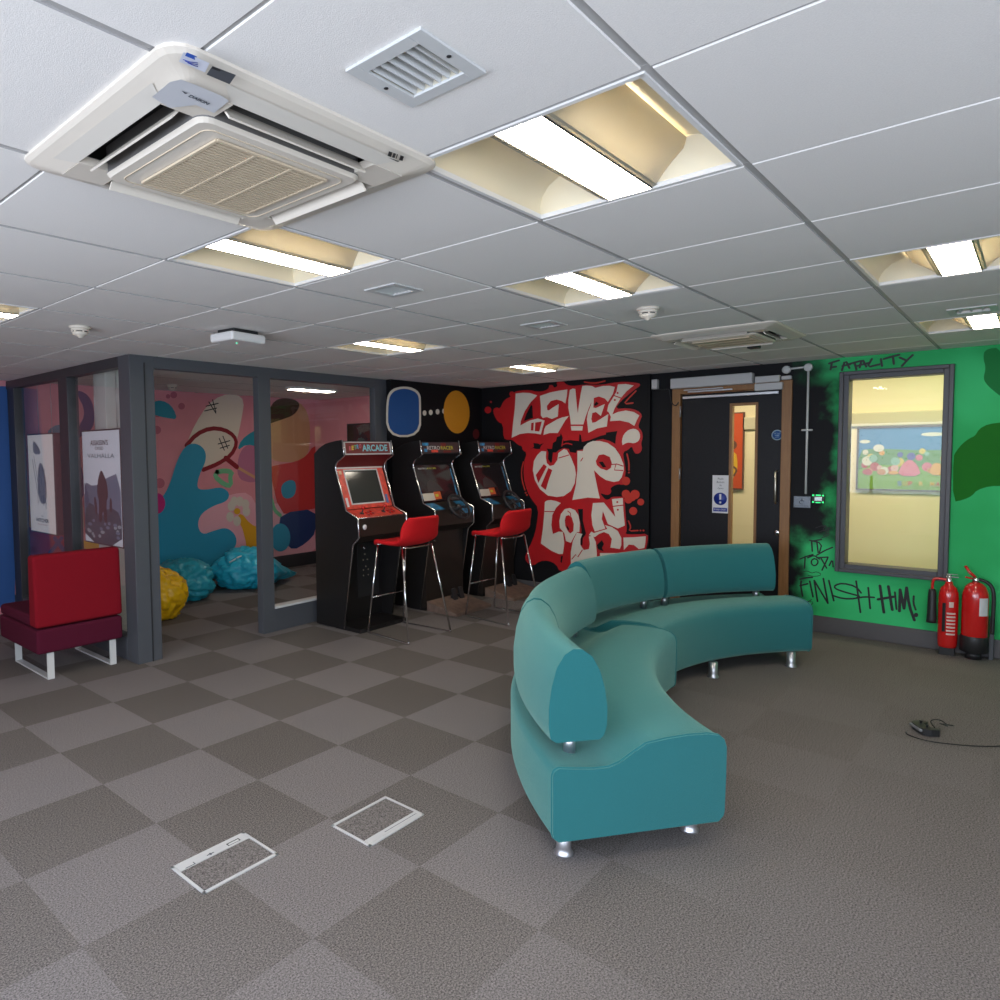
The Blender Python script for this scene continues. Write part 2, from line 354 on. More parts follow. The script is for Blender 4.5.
# ================================================================== glass partition
def beam(mb, a, b, m): mb.box(a, b, m)
fr = MB(); PT = .075
fr.box((2.27, YP, 0), (2.455, YP+.17, H+.004), M_frame2)                        # corner post
fr.box((2.375, YP-.006, 0), (2.385, YP, H-.05), M_dark)                         # joint line
fr.box((2.455, YP, H-.085), (4.86, YP+PT, H+.004), M_frame2)                     # head
fr.box((3.355, YP, 0), (3.475, YP+PT, H-.08), M_frame2)                         # door post
fr.box((4.70, YP, 0), (4.86, YP+PT, H-.08), M_frame2)                           # end post
fr.box((3.475, YP+.004, 0), (4.70, YP+PT-.004, .20), M_frame2)                  # sill rail
fr.box((3.475, YP-.012, .195), (4.70, YP+PT, .215), M_vent)
struct(fr.build('trim_1', bevel=.004))
g = MB().box((3.47, YP+.034, .21), (4.71, YP+.042, H-.08), M_glass); struct(g.build('window_4'))
fs_ = MB()
fs_.box((XG, YP+.17, H-.075), (XG+.08, YM, H+.004), M_frame)
fs_.box((XG, YP+.17, 0), (XG+.08, YM, .17), M_frame2)
for ya, yb in ((5.80, 5.98), (7.03, 7.2)): fs_.box((XG-.006, ya, 0), (XG+.085, yb, H-.07), M_frame)
struct(fs_.build('trim_3', bevel=.004))
g = MB()
for ya, yb in ((4.90, 5.80), (5.98, 7.03), (7.2, YM)): g.box((XG+.03, ya, .17), (XG+.038, yb, H-.07), M_glass)
struct(g.build('window_5'))
M_wcol = mat('white_column_paint', (.66, .66, .64), .6)
struct(MB().box((2.45, 5.52, 0), (2.78, 5.74, H-.01), M_wcol).build('trim_4', bevel=.005))
# ================================================================== murals (paint on the walls)
def blob(cx, cy, rx, ry=None, n=28, rot=0):
    ry = ry or rx; return [(cx+rx*math.cos(2*PI*i/n)*math.cos(rot)-ry*math.sin(2*PI*i/n)*math.sin(rot), cy+rx*math.cos(2*PI*i/n)*math.sin(rot)+ry*math.sin(2*PI*i/n)*math.cos(rot)) for i in range(n)]
class Paint:
    """shapes on one wall plane, measured off the photograph and laid on that plane"""
    def __init__(s, proj, n, k=.0008): s.p = proj; s.n = Vector(n); s.mb = MB(); s.k = k; s.l = 1; s.c = 0
    def off(s, layer): s.c += 1; return s.n*s.k*((layer or s.l) + .011*(s.c % 80))
    def shape(s, pts, m, it=2, layer=None):
        q = [Vector((a, b, 0)) for a, b in pts]
        if it: q = smoothpoly(q, it)
        d = s.off(layer); s.mb.flat([s.p(v.x, v.y) + d for v in q], m); return s
    def circ(s, x, y, r, m, ry=None, layer=None, rot=0): return s.shape(blob(x, y, r, ry, rot=rot), m, 0, layer)
    def stroke(s, pts, w_, m, it=1, layer=None):
        q = smoothpoly([Vector((a, b, 0)) for a, b in pts], it, False) if it else [Vector((a, b, 0)) for a, b in pts]
        d = s.off(layer); P = [s.p(v.x, v.y) + d for v in q]; L_, R_ = [], []
        for i, p in enumerate(P):
            t = (P[min(i+1, len(P)-1)]-P[max(i-1, 0)]).normalized(); x = t.cross(s.n).normalized()*w_/2
            L_.append(p+x); R_.append(p-x)
        n = len(P); s.mb.add(L_+R_, [(i, i+1, n+i+1, n+i) for i in range(n-1)], m)
        for e in (P[0]+s.n*s.k*.2, P[-1]+s.n*s.k*.2):
            t = s.n; x = t.orthogonal().normalized(); y = t.cross(x); s.mb.add([e+(x*math.cos(k*PI/5)+y*math.sin(k*PI/5))*w_/2 for k in range(10)], [tuple(range(10))], m)
        return s
P_red = mat('red_mural_paint', (.50, .006, .010), .5, vary=.08, vscale=3); P_white = mat('cream_mural_paint', (.74, .68, .58), .55)
P_or = mat('orange_red_paint', (.55, .03, .015), .5)
A = Paint(lambda x, y: onX(x, y, XA), (-1, 0, 0))
A.shape([(493,409),(497,407),(500,409),(504,400),(512,396),(514,392),(520,390.5),(530,390),(537,391.8),(545,391),(549,388),(549,385),(553,385),(554,388),(558,386),(556,382),(563,381),(567,385),(573,386),(580,385),(590,384.5),(602,384.8),(612,382.8),(625,381.5),(639,383),(640.8,385.5),(634,390),(627,396),(621,401),(615,409),(628,408),(637,410),(642.5,415),(640,421),(638,427),(642,431),(643,438),(641,443),(642.3,449),(640,453),(636,454),(633.5,451),(632,446),(628,450),(623,452),(624,460),(625.8,470),(625,477),(625,484),(622,485),(619,484),(613,486),(610,489),(611,493),(607,495),(603,494),(600,493),(603,497),(606,500),(610,499),(611,497),(618,496.5),(624.5,497),(625,505),(626,520),(627,531),(625,534),(635,534.5),(648,533.5),(648,541),(645,552),(640,570),(580,575),(560,572),(556,564),(548,560.5),(540,561),(533,566),(526,562),(525,555),(533,540),(537,525),(538.5,508),(532,500),(527,491),(523.5,477),(524,462),(527,453),(522.5,450),(522,446),(518,445),(514,441),(511,439.5),(507,440),(503.5,438),(503,424),(498,422),(494,415)], P_red, 1, 1)
for x, y, r in ((626,481,4.2),(626,494,4.2),(635,494.5,4.7),(628.5,499.5,4),(640.8,502,3.4),(632,497,4.2),(633.3,511,4),(607.5,491,3.8),(488,410,3.4),(491,402,1.1),(512,394,2.6)): A.circ(x, y, r, P_or if x > 615 else P_red, layer=2)
A.shape([(547,448.5),(552,449),(553,443),(556,441),(557,437),(560,436),(561,433),(563,438),(564,441),(570,440),(579,441),(579.5,434),(581,435),(582,442),(590,440),(600,436),(606,434.5),(606,432.5),(617.5,431),(616,437),(615.5,444),(610,441),(603,439),(597,440),(590,444),(585,449),(577,450.5),(576,453),(570,452),(569,449),(564,448),(559,450),(556,452.5),(553,452.5),(552,462),(551,463),(548,459),(548.5,453)], M_black, 0, 2)
A.shape([(530,449.5),(534,447),(533.5,443),(538,443.5),(540,444.5),(544,443),(541,446),(540,449),(536,449),(533,448)], M_black, 0, 2)
A.shape([(524,421),(526.5,414),(531,405),(532.5,406),(533,418)], M_black, 0, 2)
A.shape([(578,509),(583,509),(583,521),(586,533),(585.5,535),(583,538),(582.5,546),(580.5,544),(581,538),(581.5,530),(580,521)], M_black, 0, 2)
A.shape([(597,545),(602,540),(604,544),(602,548),(604,551.5),(598,549)], M_black, 0, 2)
A.shape([(561,556),(563,556),(562,563),(560.5,562)], M_black, 0, 2)
A.stroke([(563.5,437),(562,446)], .012, P_red, layer=3).stroke([(562,445),(567,443),(572,444.5)], .012, P_red, layer=3)
Lt = MB(); 
A2 = Paint(lambda x, y: onX(x, y, XA), (-1, 0, 0))
W = [([(515.8,393.5),(523,392.7),(530,393),(537.5,395.5),(531,402),(525,411),(521,421),(520.5,425.5),(524,423.5),(530,420.5),(538,418.5),(544.8,420.5),(543,427),(541,434.5),(536,433.5),(528,433),(520,434),(511.8,437.8),(513,425),(515,408)], 0),
 ([(540,396),(550,392.5),(560,390.5),(567.5,389.5),(567,396),(565.5,403.5),(562,401),(557,399.5),(551,401),(547,406),(547.5,410),(549,410.5),(553,407.5),(559,404),(558,416.5),(552,419),(547,417),(543,418),(541,415.5),(541,406)], 0),
 ([(569,416),(565,421),(558,433),(550,433),(543.5,435),(544.5,429),(546,426),(551,423),(557,419.5),(562,417.5)], 0),
 ([(570,390),(573,388.5),(575.5,389),(576,395),(577,405),(578,413.5),(579,405),(581,393),(582.5,386),(587,385.5),(592,386),(595,387.5),(593.5,398),(589,408),(586,416),(583.5,424.5),(571,424.5),(570,416),(568.5,408),(568.5,400)], 0),
 ([(571,426),(583,426),(582.5,430.5),(571.5,430.5)], 0),
 ([(595,388),(603,386),(610,385.8),(615,387),(613,394),(608,402),(605,398.5),(599,396.5),(594,398),(593.5,407.5),(596,408),(605,404),(601,416),(596,412),(592.5,413),(591.5,419),(592.5,422.8),(596,422),(608.5,414),(607,426.5),(597,428.5),(588.5,432.8),(587,419),(588,413),(591,405),(592.5,399)], 0),
 ([(618,384.5),(626,384),(634,385.5),(627,391),(621,398),(615,408),(612.5,414.5),(618,412),(626,410.5),(634,412),(639.5,415.5),(637,420),(634.5,426),(629,422.5),(620,420.5),(610,421.2),(611,417),(609,412.5),(607.2,411),(608.5,405),(613,398),(616.5,392)], 0),
 ([(622.5,445),(622,440),(624,434),(629,429.5),(635,428.5),(639,431),(640.5,436),(639,441),(634,443.5),(630,442.5),(626,443),(623,445)], 1),
 ([(541.5,451),(546.5,451.5),(546,457),(547,463),(550,466),(554,465),(557.5,460),(558.5,453),(564,449),(567,450),(571,457),(575,467),(576,474),(575,483),(571,491),(564,496),(557,497),(548,495.5),(540,489),(535,480),(533,470),(534,461),(537.5,455)], 0),
 ([(577.5,451),(583,451),(584,447),(588,443),(593,441),(600,441),(608,443),(615,448),(620,455),(623.5,464),(624,470),(622,477),(619,481),(614,482),(606,480),(600,476),(594,470),(596,480),(598,490),(600,498.5),(588,497.5),(572.5,500),(576,485),(577.5,470)], 0),
 ([(545,502),(547,500.5),(551,500),(556,501),(561,503),(556,508),(552.5,515),(551.5,525),(553,534),(559,531.5),(563,532),(564.5,543),(563,554),(559,554),(552,551),(541,543.5),(543,529),(544.5,513)], 0),
 ([(561,514),(565,509),(570,508),(575,510),(578.5,515),(580,523),(579.5,532),(577,532),(574,537),(571,542.8),(566,541),(564.5,533),(560,528),(559.5,521)], 0),
 ([(577,532.5),(582.5,534),(580.5,539),(580.5,545),(584,550),(589,549),(590,544),(589,536.5),(593,535.5),(596,542),(597,553),(597,569),(571,567),(571,552),(573,541)], 0),
 ([(593,503),(604,502.5),(610,510),(615.5,517),(613,506),(612,499),(623,498),(623.5,510),(625,525.5),(618,528.5),(608,524),(603,511),(602,519),(605.5,528.5),(595,531.5),(592.5,525),(591.5,515)], 0),
 ([(589,535),(591.5,531.5),(594,533),(602,530.5),(607.5,529),(605,525),(612,527),(618,531),(621.5,538),(621.5,545),(620,549),(610.5,547.5),(612,539),(609,534),(604,532),(599,534),(595,537)], 0),
 ([(623.5,537.5),(634,537.2),(646,536.2),(645.5,543),(644.5,548),(639,549),(634,545),(629,544.5),(624,550)], 0),
 ([(624,553),(645,551),(643,563),(622,565)], 0), ([(600,553),(618,553),(616,568),(601,568)], 0)]
for p, it in W: A2.shape(p, P_white, it or 0, 4)
for p in ([(531.5,423),(534,422.5),(533.5,430.5),(531,430.5)], [(535.5,422.5),(542,421.5),(539.5,431.5),(535,431)], [(544,464),(547,466.5),(538.5,483),(536,475)], [(548.5,468),(552.5,470),(549,480),(546,490),(541,486)], [(596,461),(599,455),(604,454.3),(610,457),(612,463),(611,468),(607,470.5),(601,468.5),(597,465)], [(565,520),(566,516),(569,515),(572,517.5),(574,524),(573.5,531),(570.5,533.5),(568,531),(565.5,526)]): A2.shape(p, P_red, 0, 5)
for p in ([(599,462),(603,461.5),(606.5,467),(603,467.5)], [(567,525),(569.5,529),(569,530.5),(567,528)], [(594,405),(596.5,401.5),(599,403.5),(596,406)]): A2.shape(p, M_black, 0, 6)
for p in ([(614,395.5),(621,398)], [(559,458),(569,455)], [(611,464.5),(617,464),(623,466)], [(616,465),(614.5,470),(623,470.5)], [(545,511.5),(555,511.5)], [(612,506.5),(624,505)], [(568,511),(570.5,513),(571,516)], [(582.5,550),(578,557),(576,554.5),(572,559)], [(583,458),(581,461)]): A2.stroke(p, .010, P_red, 0, layer=5)
for x, y in ((617.8,393),(615,400),(617.5,502),(618,509.7)): A2.circ(x, y, 1.0, P_red, layer=5)
for p in ([(523.5,462),(521.5,470),(522,480),(525,490)], [(627,454),(629,462),(629,470)], [(636,391),(628,399),(624,404),(633,403)], [(628.5,521),(631,527),(629,531),(638,530.5)], [(584.5,382),(590,383),(597,383),(605,381)]): A2.stroke(p, .014, P_or, layer=1)
for x, y in ((525.7,492.8),(527,495),(629,472.5),(640.5,530.5),(643.5,530.5)): A2.circ(x, y, .9, P_or, layer=1)
wm = bpy.data.objects['wall_mural']; A.mb.build('red_spray_paint', wm, recalc=False); A2.mb.build('graffiti_lettering', wm, recalc=False)
# generic stand-in shapes on the black wall
Bk = Paint(lambda x, y: onY(x, y, YW), (0, -1, 0))
P_blue = mat('blue_mural_paint', (.008, .085, .30), .5); P_am = mat('amber_mural_paint', (.72, .30, .015), .5); P_dkred = mat('dull_red_paint', (.11, .006, .008), .6)
Bk.shape([(386,437),(386,400),(390,390),(400,386.3),(412,387),(420.5,393),(421,405),(421,437)], P_white, 2, 1)
Bk.shape([(388,435),(388,401),(392,392),(401,388.5),(411,389.5),(418.5,394.5),(419,405),(419,435)], P_blue, 2, 2)
for x in (424.5, 430.7, 437.5, 444): Bk.circ(x, 412.5+(430-x)*.1, 1.9, P_white, 2.7, layer=1)
Bk.circ(456.5, 412, 13, P_am, 21.5, layer=1, rot=-.05)
Bk.circ(476, 434, 3.2, P_dkred, 5, layer=1)
Bk.mb.build('painted_shapes', bpy.data.objects['wall_back'], recalc=False)
# black marker and dark green spray on the green wall
P_dg = mat('dark_green_spray', (.004, .17, .006), .6, spec=.2); P_dg2 = mat('deep_green_spray', (.008, .22, .05), .6, spec=.2); P_ink = mat('black_marker', (.008, .008, .010), .5)
G = Paint(lambda x, y: onX(x, y, XW), (-1, 0, 0)); G2 = Paint(lambda x, y: onX(x, y, XW), (-1, 0, 0))
G.shape([(953,457),(957,450),(963,443),(970,438),(975,436),(979,429),(988,424),(1004,422),(1004,486),(990,486),(977,490),(972,496),(963,500),(953,502)], P_dg, 1, 1)
G.shape([(985,349),(1003,347),(1003,398),(995,392),(988,386),(983,379),(986,368),(983,358)], P_dg2, 2, 1)
G.mb.build('green_spray_patch', wall_r, recalc=False)
def crop(pts, ox, oy, s): return [(ox+a/s, oy+b/s) for a, b in pts]
for w_, st in ((.013, [[(0,455),(40,445),(95,440)], [(10,470),(5,500),(20,585)], [(0,505),(60,490)], [(75,470),(100,590)], [(110,465),(135,625)], [(110,465),(215,640)], [(180,450),(200,560),(215,640)], [(222,465),(260,620)], [(470,560),(430,510),(330,485),(270,500),(265,525),(330,550),(440,580)], [(250,580),(330,605),(430,605),(455,585)], [(432,470),(450,600),(465,710)], [(525,520),(540,680)], [(440,600),(500,590),(570,595)], [(730,555),(742,685)], [(875,585),(872,640),(890,690)]]),
     (.019, [[(615,505),(645,710)], [(680,510),(710,690)], [(600,610),(720,590)], [(770,535),(765,700)], [(770,535),(800,680)], [(820,520),(800,680)], [(820,520),(840,660),(880,770)]]),
     (.011, [[(0,300),(50,280),(100,265)], [(40,280),(35,370)], [(110,297),(135,305),(140,330),(115,355),(88,340),(88,310),(110,297)], [(130,290),(215,285)], [(160,290),(205,370)], [(215,290),(170,385)], [(225,350),(250,300),(255,360)], [(75,155),(170,180),(150,250)], [(90,160),(95,240)], [(130,165),(140,250)], [(130,270),(190,235),(250,210)], [(60,290),(110,270),(150,300)], [(100,160),(165,150)]]),
     (.005, [[(120,60),(180,40),(230,70),(190,100),(240,110),(160,140)], [(150,90),(240,60)], [(20,400),(60,390),(90,410),(130,395),(170,420),(120,435),(60,425)], [(10,640),(60,620),(110,635),(70,660),(20,650)], [(0,600),(50,640),(90,610)], [(200,40),(170,80),(240,90),(180,120)]])):
    for p in st: G2.stroke(crop(p, 800, 520, 7.69), w_, P_ink, layer=2)
G2.circ(916.1, 614.9, 2.2, P_ink, layer=2)
for p in ([(290,175),(300,125)], [(280,132),(350,110)], [(300,160),(330,155)], [(372,180),(395,105),(425,165)], [(375,150),(430,138)], [(420,137),(500,115)], [(460,125),(475,175)], [(498,160),(515,95),(545,155)], [(480,150),(560,128)], [(585,100),(550,160),(640,138)], [(650,100),(658,150)], [(670,100),(720,85),(780,70)], [(735,80),(742,135)], [(785,90),(830,110)], [(877,72),(840,105),(800,150)]): G2.stroke(crop(p, 790, 345, 7.143), .015, P_ink, layer=2)
G2.mb.build('marker_lettering', wall_r, recalc=False)
# pink room mural, abstract shapes
K = Paint(lambda x, y: onY(x, y, YM), (0, -1, 0), .002)
c2 = lambda p: crop(p, 140, 360, 3.571); c3 = lambda p: crop(p, 255, 370, 3.704); c1 = lambda p: crop(p, 0, 350, 3.03)
P_sky = mat('cyan_blue_mural', (.025, .33, .52), .6); P_teal = mat('teal_mural', (.02, .28, .38), .6); P_mag = mat('magenta_mural', (.55, .02, .20), .6); P_lp = mat('light_pink_mural', (.86, .45, .52), .6)
P_net = mat('pale_net_mural', (.74, .66, .55), .6); P_hoop = mat('dark_red_mural', (.25, .006, .015), .6); P_yel = mat('yellow_mural', (.80, .42, .02), .6); P_tan = mat('tan_mural', (.62, .34, .18), .6)
P_brn = mat('brown_mural', (.075, .03, .015), .6); P_r2 = mat('coral_red_mural', (.62, .045, .045), .6); P_navy = mat('navy_mural', (.008, .045, .17), .6); P_gr = mat('mint_mural', (.18, .52, .28), .6); P_maro = mat('maroon_mural', (.30, .012, .03), .6)
for x, y, r in ((120,125,12),(148,165,12),(60,250,15),(62,190,14),(100,130,8),(70,440,18)): 
    q = c2([(x, y)])[0]; K.circ(q[0], q[1], r/3.571, mat('rose_mural', (.52, .14, .20), .6), layer=1)
K.shape(c2([(200,620),(205,560),(300,480),(420,470),(430,720),(300,720)]), P_lp, 2, 1)
K.shape(c2([(345,420),(350,340),(380,300),(430,300),(430,430),(390,440)]), mat('mauve_mural', (.48, .17, .28), .6), 2, 1)
K.shape(c2([(165,300),(195,230),(240,160),(290,125),(345,122),(372,145),(362,210),(345,290),(320,360),(230,395),(205,340)]), P_net, 1, 2)
K.stroke(c2([(165,305),(200,265),(250,243),(300,248),(335,270),(345,300),(325,340),(280,370),(225,392)]), .05, P_hoop, layer=3)
K.stroke(c2([(305,350),(345,382)]), .06, P_hoop, layer=3)
K.stroke(c2([(345,382),(425,428)]), .035, P_tan, layer=2)
for p in ([(245,150),(270,190)], [(258,142),(270,185)], [(235,165),(278,155)], [(230,182),(272,172)], [(282,280),(300,322)], [(295,272),(312,315)], [(278,300),(320,288)], [(285,315),(318,305)]): K.stroke(c2(p), .012, P_ink, layer=3)
K.shape(c2([(40,760),(45,520),(85,485),(110,430),(130,360),(160,305),(200,296),(232,320),(235,360),(210,410),(200,460),(235,464),(290,452),(320,475),(310,505),(260,520),(215,550),(203,590),(220,625),(260,610),(310,596),(345,630),(340,672),(300,700),(280,740),(200,760)]), P_sky, 2, 4)
K.shape(c2([(38,160),(60,143),(95,150),(120,175),(132,212),(100,208),(60,200),(38,188)]), P_teal, 1, 3)
K.shape(c2([(345,325),(360,285),(400,255),(425,248),(425,312),(380,300)]), P_teal, 1, 3)
q = c2([(58,512)])[0]; K.circ(q[0], q[1], 8.5, P_mag, 10.5, layer=5)
K.stroke(c2([(275,400),(265,415),(300,445),(325,450),(320,415),(330,400),(300,395),(275,400)]), .06, P_gr, layer=3)
K.shape(c2([(345,560),(360,545),(392,585),(425,600),(428,716),(385,716),(372,620)]), P_yel, 1, 4)
for a, b in ((325,522),(335,505),(355,505),(375,515),(378,540),(320,560),(345,575)): q = c2([(a, b)])[0]; K.circ(q[0], q[1], 3.8, P_white, 5, layer=5)
q = c2([(345,540)])[0]; K.circ(q[0], q[1], 3.2, P_yel, layer=6)
# rounded colour blocks at the right of the mural
K.shape(c3([(-30,700),(-20,500),(60,480),(215,560),(230,690),(60,700)]), P_lp, 1, 1)
K.shape(c3([(35,215),(50,150),(110,103),(170,120),(200,170),(205,260),(190,330),(120,345),(45,330)]), P_tan, 2, 2)
K.shape(c3([(35,205),(60,118),(110,100),(170,118),(150,165),(95,185)]), P_brn, 2, 3)
K.shape(c3([(50,360),(90,350),(150,340),(190,318),(215,280),(260,280),(270,510),(215,512),(150,532),(90,532)]), P_r2, 1, 3)
K.shape(c3([(95,530),(225,512),(225,600),(190,640),(140,668),(110,640),(85,590)]), P_navy, 1, 4)
q = c3([(92,620)])[0]; K.circ(q[0], q[1], 10, P_sky, 14, layer=5)
K.shape(c3([(92,420),(150,400),(150,470),(100,480)]), P_sky, 2, 4)
K.stroke(c3([(60,480),(70,520),(92,538)]), .05, P_gr, layer=5)
# part of the mural seen through the glass side
K.shape(c1([(70,560),(60,590),(60,760),(330,760),(330,600),(240,590),(180,450),(90,470)]), P_maro, 1, 1)
K.shape(c1([(225,120),(262,130),(285,170),(285,240),(240,260),(232,300),(262,420),(238,470),(228,380),(232,240),(262,190)]), P_navy, 2, 2)
K.shape(c1([(140,250),(160,230),(190,225),(235,260),(240,400),(200,420),(190,330),(150,290)]), P_teal, 1, 2)
K.shape(c1([(222,440),(250,450),(255,560),(228,600)]), P_net, 1, 3)
K.stroke(c1([(236,585),(330,605)]), .08, P_yel, 0, layer=4); K.stroke(c1([(92,480),(96,530)]), .06, P_yel, 0, layer=4)
K.stroke(c1([(150,615),(185,570)]), .04, P_navy, 0, layer=4); K.stroke(c1([(165,570),(205,625)]), .04, P_navy, 0, layer=4)
K.shape(c1([(-60,110),(38,110),(48,400),(44,780),(-60,780)]), mat('cobalt_mural', (.03, .12, .38), .6), 0, 3)
K.mb.build('painted_mural', bpy.data.objects['wall_pink'], recalc=False)
# ================================================================== door
dr = MB(); fx = XW-.02
dr.box((fx, DY1-.075, 0), (XW+T, DY1, DZ), M_oak).box((fx, DY0, 0), (XW+T, DY0+.075, DZ), M_oak).box((fx, DY0+.075, DZ-.06), (XW+T, DY1-.075, DZ), M_oak)
door = struct(dr.build('door_1', bevel=.003))
VY0, VY1, VZ0, VZ1 = 1.800, 1.995, .60, 1.885
lf = MB(); lx0, lx1 = XW+.012, XW+.056
M_door = mat('charcoal_laminate', (.010, .010, .013), .45, spec=.25, vary=.15, vscale=60)
lf.box((lx0, VY1, .01), (lx1, DY1-.08, DZ-.065), M_door).box((lx0, DY0+.08, .01), (lx1, VY0, DZ-.065), M_door).box((lx0, VY0, .01), (lx1, VY1, VZ0), M_door).box((lx0, VY0, VZ1), (lx1, VY1, DZ-.065), M_door)
leaf = lf.build('door_leaf', door)
b_ = .018; bd = MB()
for a, b in (((lx0-.008, VY0-b_, VZ0-b_), (lx1+.008, VY0+.004, VZ1+b_)), ((lx0-.008, VY1-.004, VZ0-b_), (lx1+.008, VY1+b_, VZ1+b_)), ((lx0-.008, VY0, VZ1-.004), (lx1+.008, VY1, VZ1+b_)), ((lx0-.008, VY0, VZ0-b_), (lx1+.008, VY1, VZ0+.004))): bd.box(a, b, M_oak)
bd.build('vision_panel_bead', leaf, bevel=.002)
MB().box((lx0+.018, VY0, VZ0), (lx0+.024, VY1, VZ1), M_glass).build('glass_pane', leaf)
hy = 1.628
MB().tube([(lx0, hy, 1.315), (lx0-.035, hy, 1.315), (lx0-.045, hy, 1.305), (lx0-.045, hy, 1.055), (lx0-.035, hy, 1.045), (lx0, hy, 1.045)], .009, mat('satin_brass_steel', (.62, .60, .52), .3, 1), 10).build('door_handle', leaf)
MB().lathe([(0, 0), (.026, .0), (.026, .008), (.018, .016), (.010, .018), (0, .018)], M_chrome, 20, (lx0, 1.617, .793), Matrix.Rotation(-PI/2, 4, 'Y')).build('lock_knob', leaf)
for z in (.25, 1.28, 1.85): MB().lathe([(.007, -.05), (.007, .05)], M_alu, 10, (fx-.002, DY1-.078, z)).build('hinge', door)
MB().box((fx-.012, DY0+.10, 1.962), (fx+.012, DY1-.10, 1.985), M_alu).build('slide_rail', door, bevel=.003)
MB().box((fx-.03, 1.98, 2.015), (fx-.008, 2.36, 2.03), M_alu).box((fx-.02, 2.06, 2.035), (fx-.005, 2.40, 2.047), M_alu).build('closer_arm', door, bevel=.003)
# automatic opener on the door head
Z_ = .02
M_grey = mat('light_grey_metal', (.52, .52, .52), .4)
op = MB().box((XW-.085, 1.81, 2.058), (XW, 2.505, 2.15), M_grey).build('door_opener', bevel=.008)
tag(op, 'long light grey automatic opener box mounted above the black door', 'door opener')
sw = MB().box((XW-.05, 1.585, 1.995), (XW, 1.80, 2.055), M_grey).box((XW-.045, 1.61, 2.06), (XW, 1.80, 2.115), M_grey).box((XW-.03, 1.525, 2.074), (XW, 1.60, 2.105), M_grey).build('relay_box', bevel=.005)
tag(sw, 'pair of stacked light grey relay boxes at the top right corner of the door frame', 'control box')
sn = MB().box((XW-.05, 2.640, 2.07), (XW, 2.695, 2.16), M_grey).build('door_sensor', bevel=.006); tag(sn, 'small grey sensor box near the ceiling just left of the door opener', 'sensor')
cb = MB().tube(smoothpoly([(XW-.01, 2.65, 2.07), (XW-.01, 2.60, 2.06), (XW-.01, 2.54, 2.07), (XW-.01, 2.53, 2.0), (XW-.02, 2.515, 1.93), (XW-.03, 2.47, 1.90), (XW-.02, 2.45, 1.94)], 2, False), .005, M_dark, 6).build('door_cable'); tag(cb, 'thin black cable looping down beside the top left corner of the door frame', 'cable')
# conduit
cx_ = XW-.014; cn = thing('cable_conduit', 'thin white conduit running down the black wall beside the door from two round junction boxes', 'conduit', (XW, 1.41, 1.1))
def add(mb, name, par, **k): return put(mb.build(name, None, **k), par, par.location)
add(MB().tube([(cx_, 1.405, 2.155), (cx_, 1.405, 1.13)], .009, M_vent, 10).tube([(cx_, 1.40, 2.165), (cx_, 1.56, 2.160)], .009, M_vent, 10), 'pipe', cn)
for y, z in ((1.405, 2.16), (1.565, 2.155)): add(MB().lathe([(.032, 0), (.032, .028), (.027, .034), (0, .034)], M_vent, 22, (XW, y, z), Matrix.Rotation(-PI/2, 4, 'Y')), 'junction_box', cn)
add(MB().box((XW-.03, 1.365, 1.645), (XW, 1.445, 1.660), M_vent), 'saddle_clip', cn, bevel=.006)
# switch and green exit button
pb = thing('push_button_plate', 'square grey push plate below the white conduit right of the door', 'switch', (XW, 1.425, 1.06))
add(MB().box((XW-.03, 1.365, 1.015), (XW, 1.49, 1.112), mat('plate_grey', (.16, .18, .21), .35, .4)), 'plate', pb, bevel=.004)
q = MB(); M_eng = mat('engraved_mark', (.05, .06, .08), .5)
q.tube([(XW-.031, 1.428+.017*math.cos(t), 1.062+.015*math.sin(t)) for t in [k*PI/8-PI*.6 for k in range(13)]], .0022, M_eng, 6).box((XW-.032, 1.425, 1.07), (XW-.030, 1.432, 1.092), M_eng)
text_mb(q, 'PUSH TO OPEN', (XW-.031, 1.478, 1.026), (0, -1, 0), (0, 0, 1), M_eng, h=.010, width=.10)
add(q, 'wheelchair_symbol', pb)
ex = thing('exit_button', 'small glowing green button with a hand symbol between the door and the window', 'button', (XW, 1.315, 1.09))
M_gg = mat('glowing_green', (.02, .8, .2), .4, emit=1.0)
add(MB().box((XW-.02, 1.268, 1.055), (XW, 1.358, 1.132), M_dark), 'housing', ex, bevel=.004)
add(MB().box((XW-.026, 1.285, 1.075), (XW-.019, 1.340, 1.112), mat('button_steel', (.55, .6, .58), .3, .5)), 'push_pad', ex, bevel=.004)
q = MB()
for a, b in ((1.342,1.115),(1.342,1.060),(1.272,1.115),(1.272,1.060)): q.box((XW-.024, a, b), (XW-.019, a+.013, b+.013), M_gg)
q.box((XW-.024, 1.295, 1.118), (XW-.019, 1.330, 1.128), M_gg).box((XW-.024, 1.295, 1.059), (XW-.019, 1.330, 1.067), M_gg)
add(q, 'light_ring', ex)
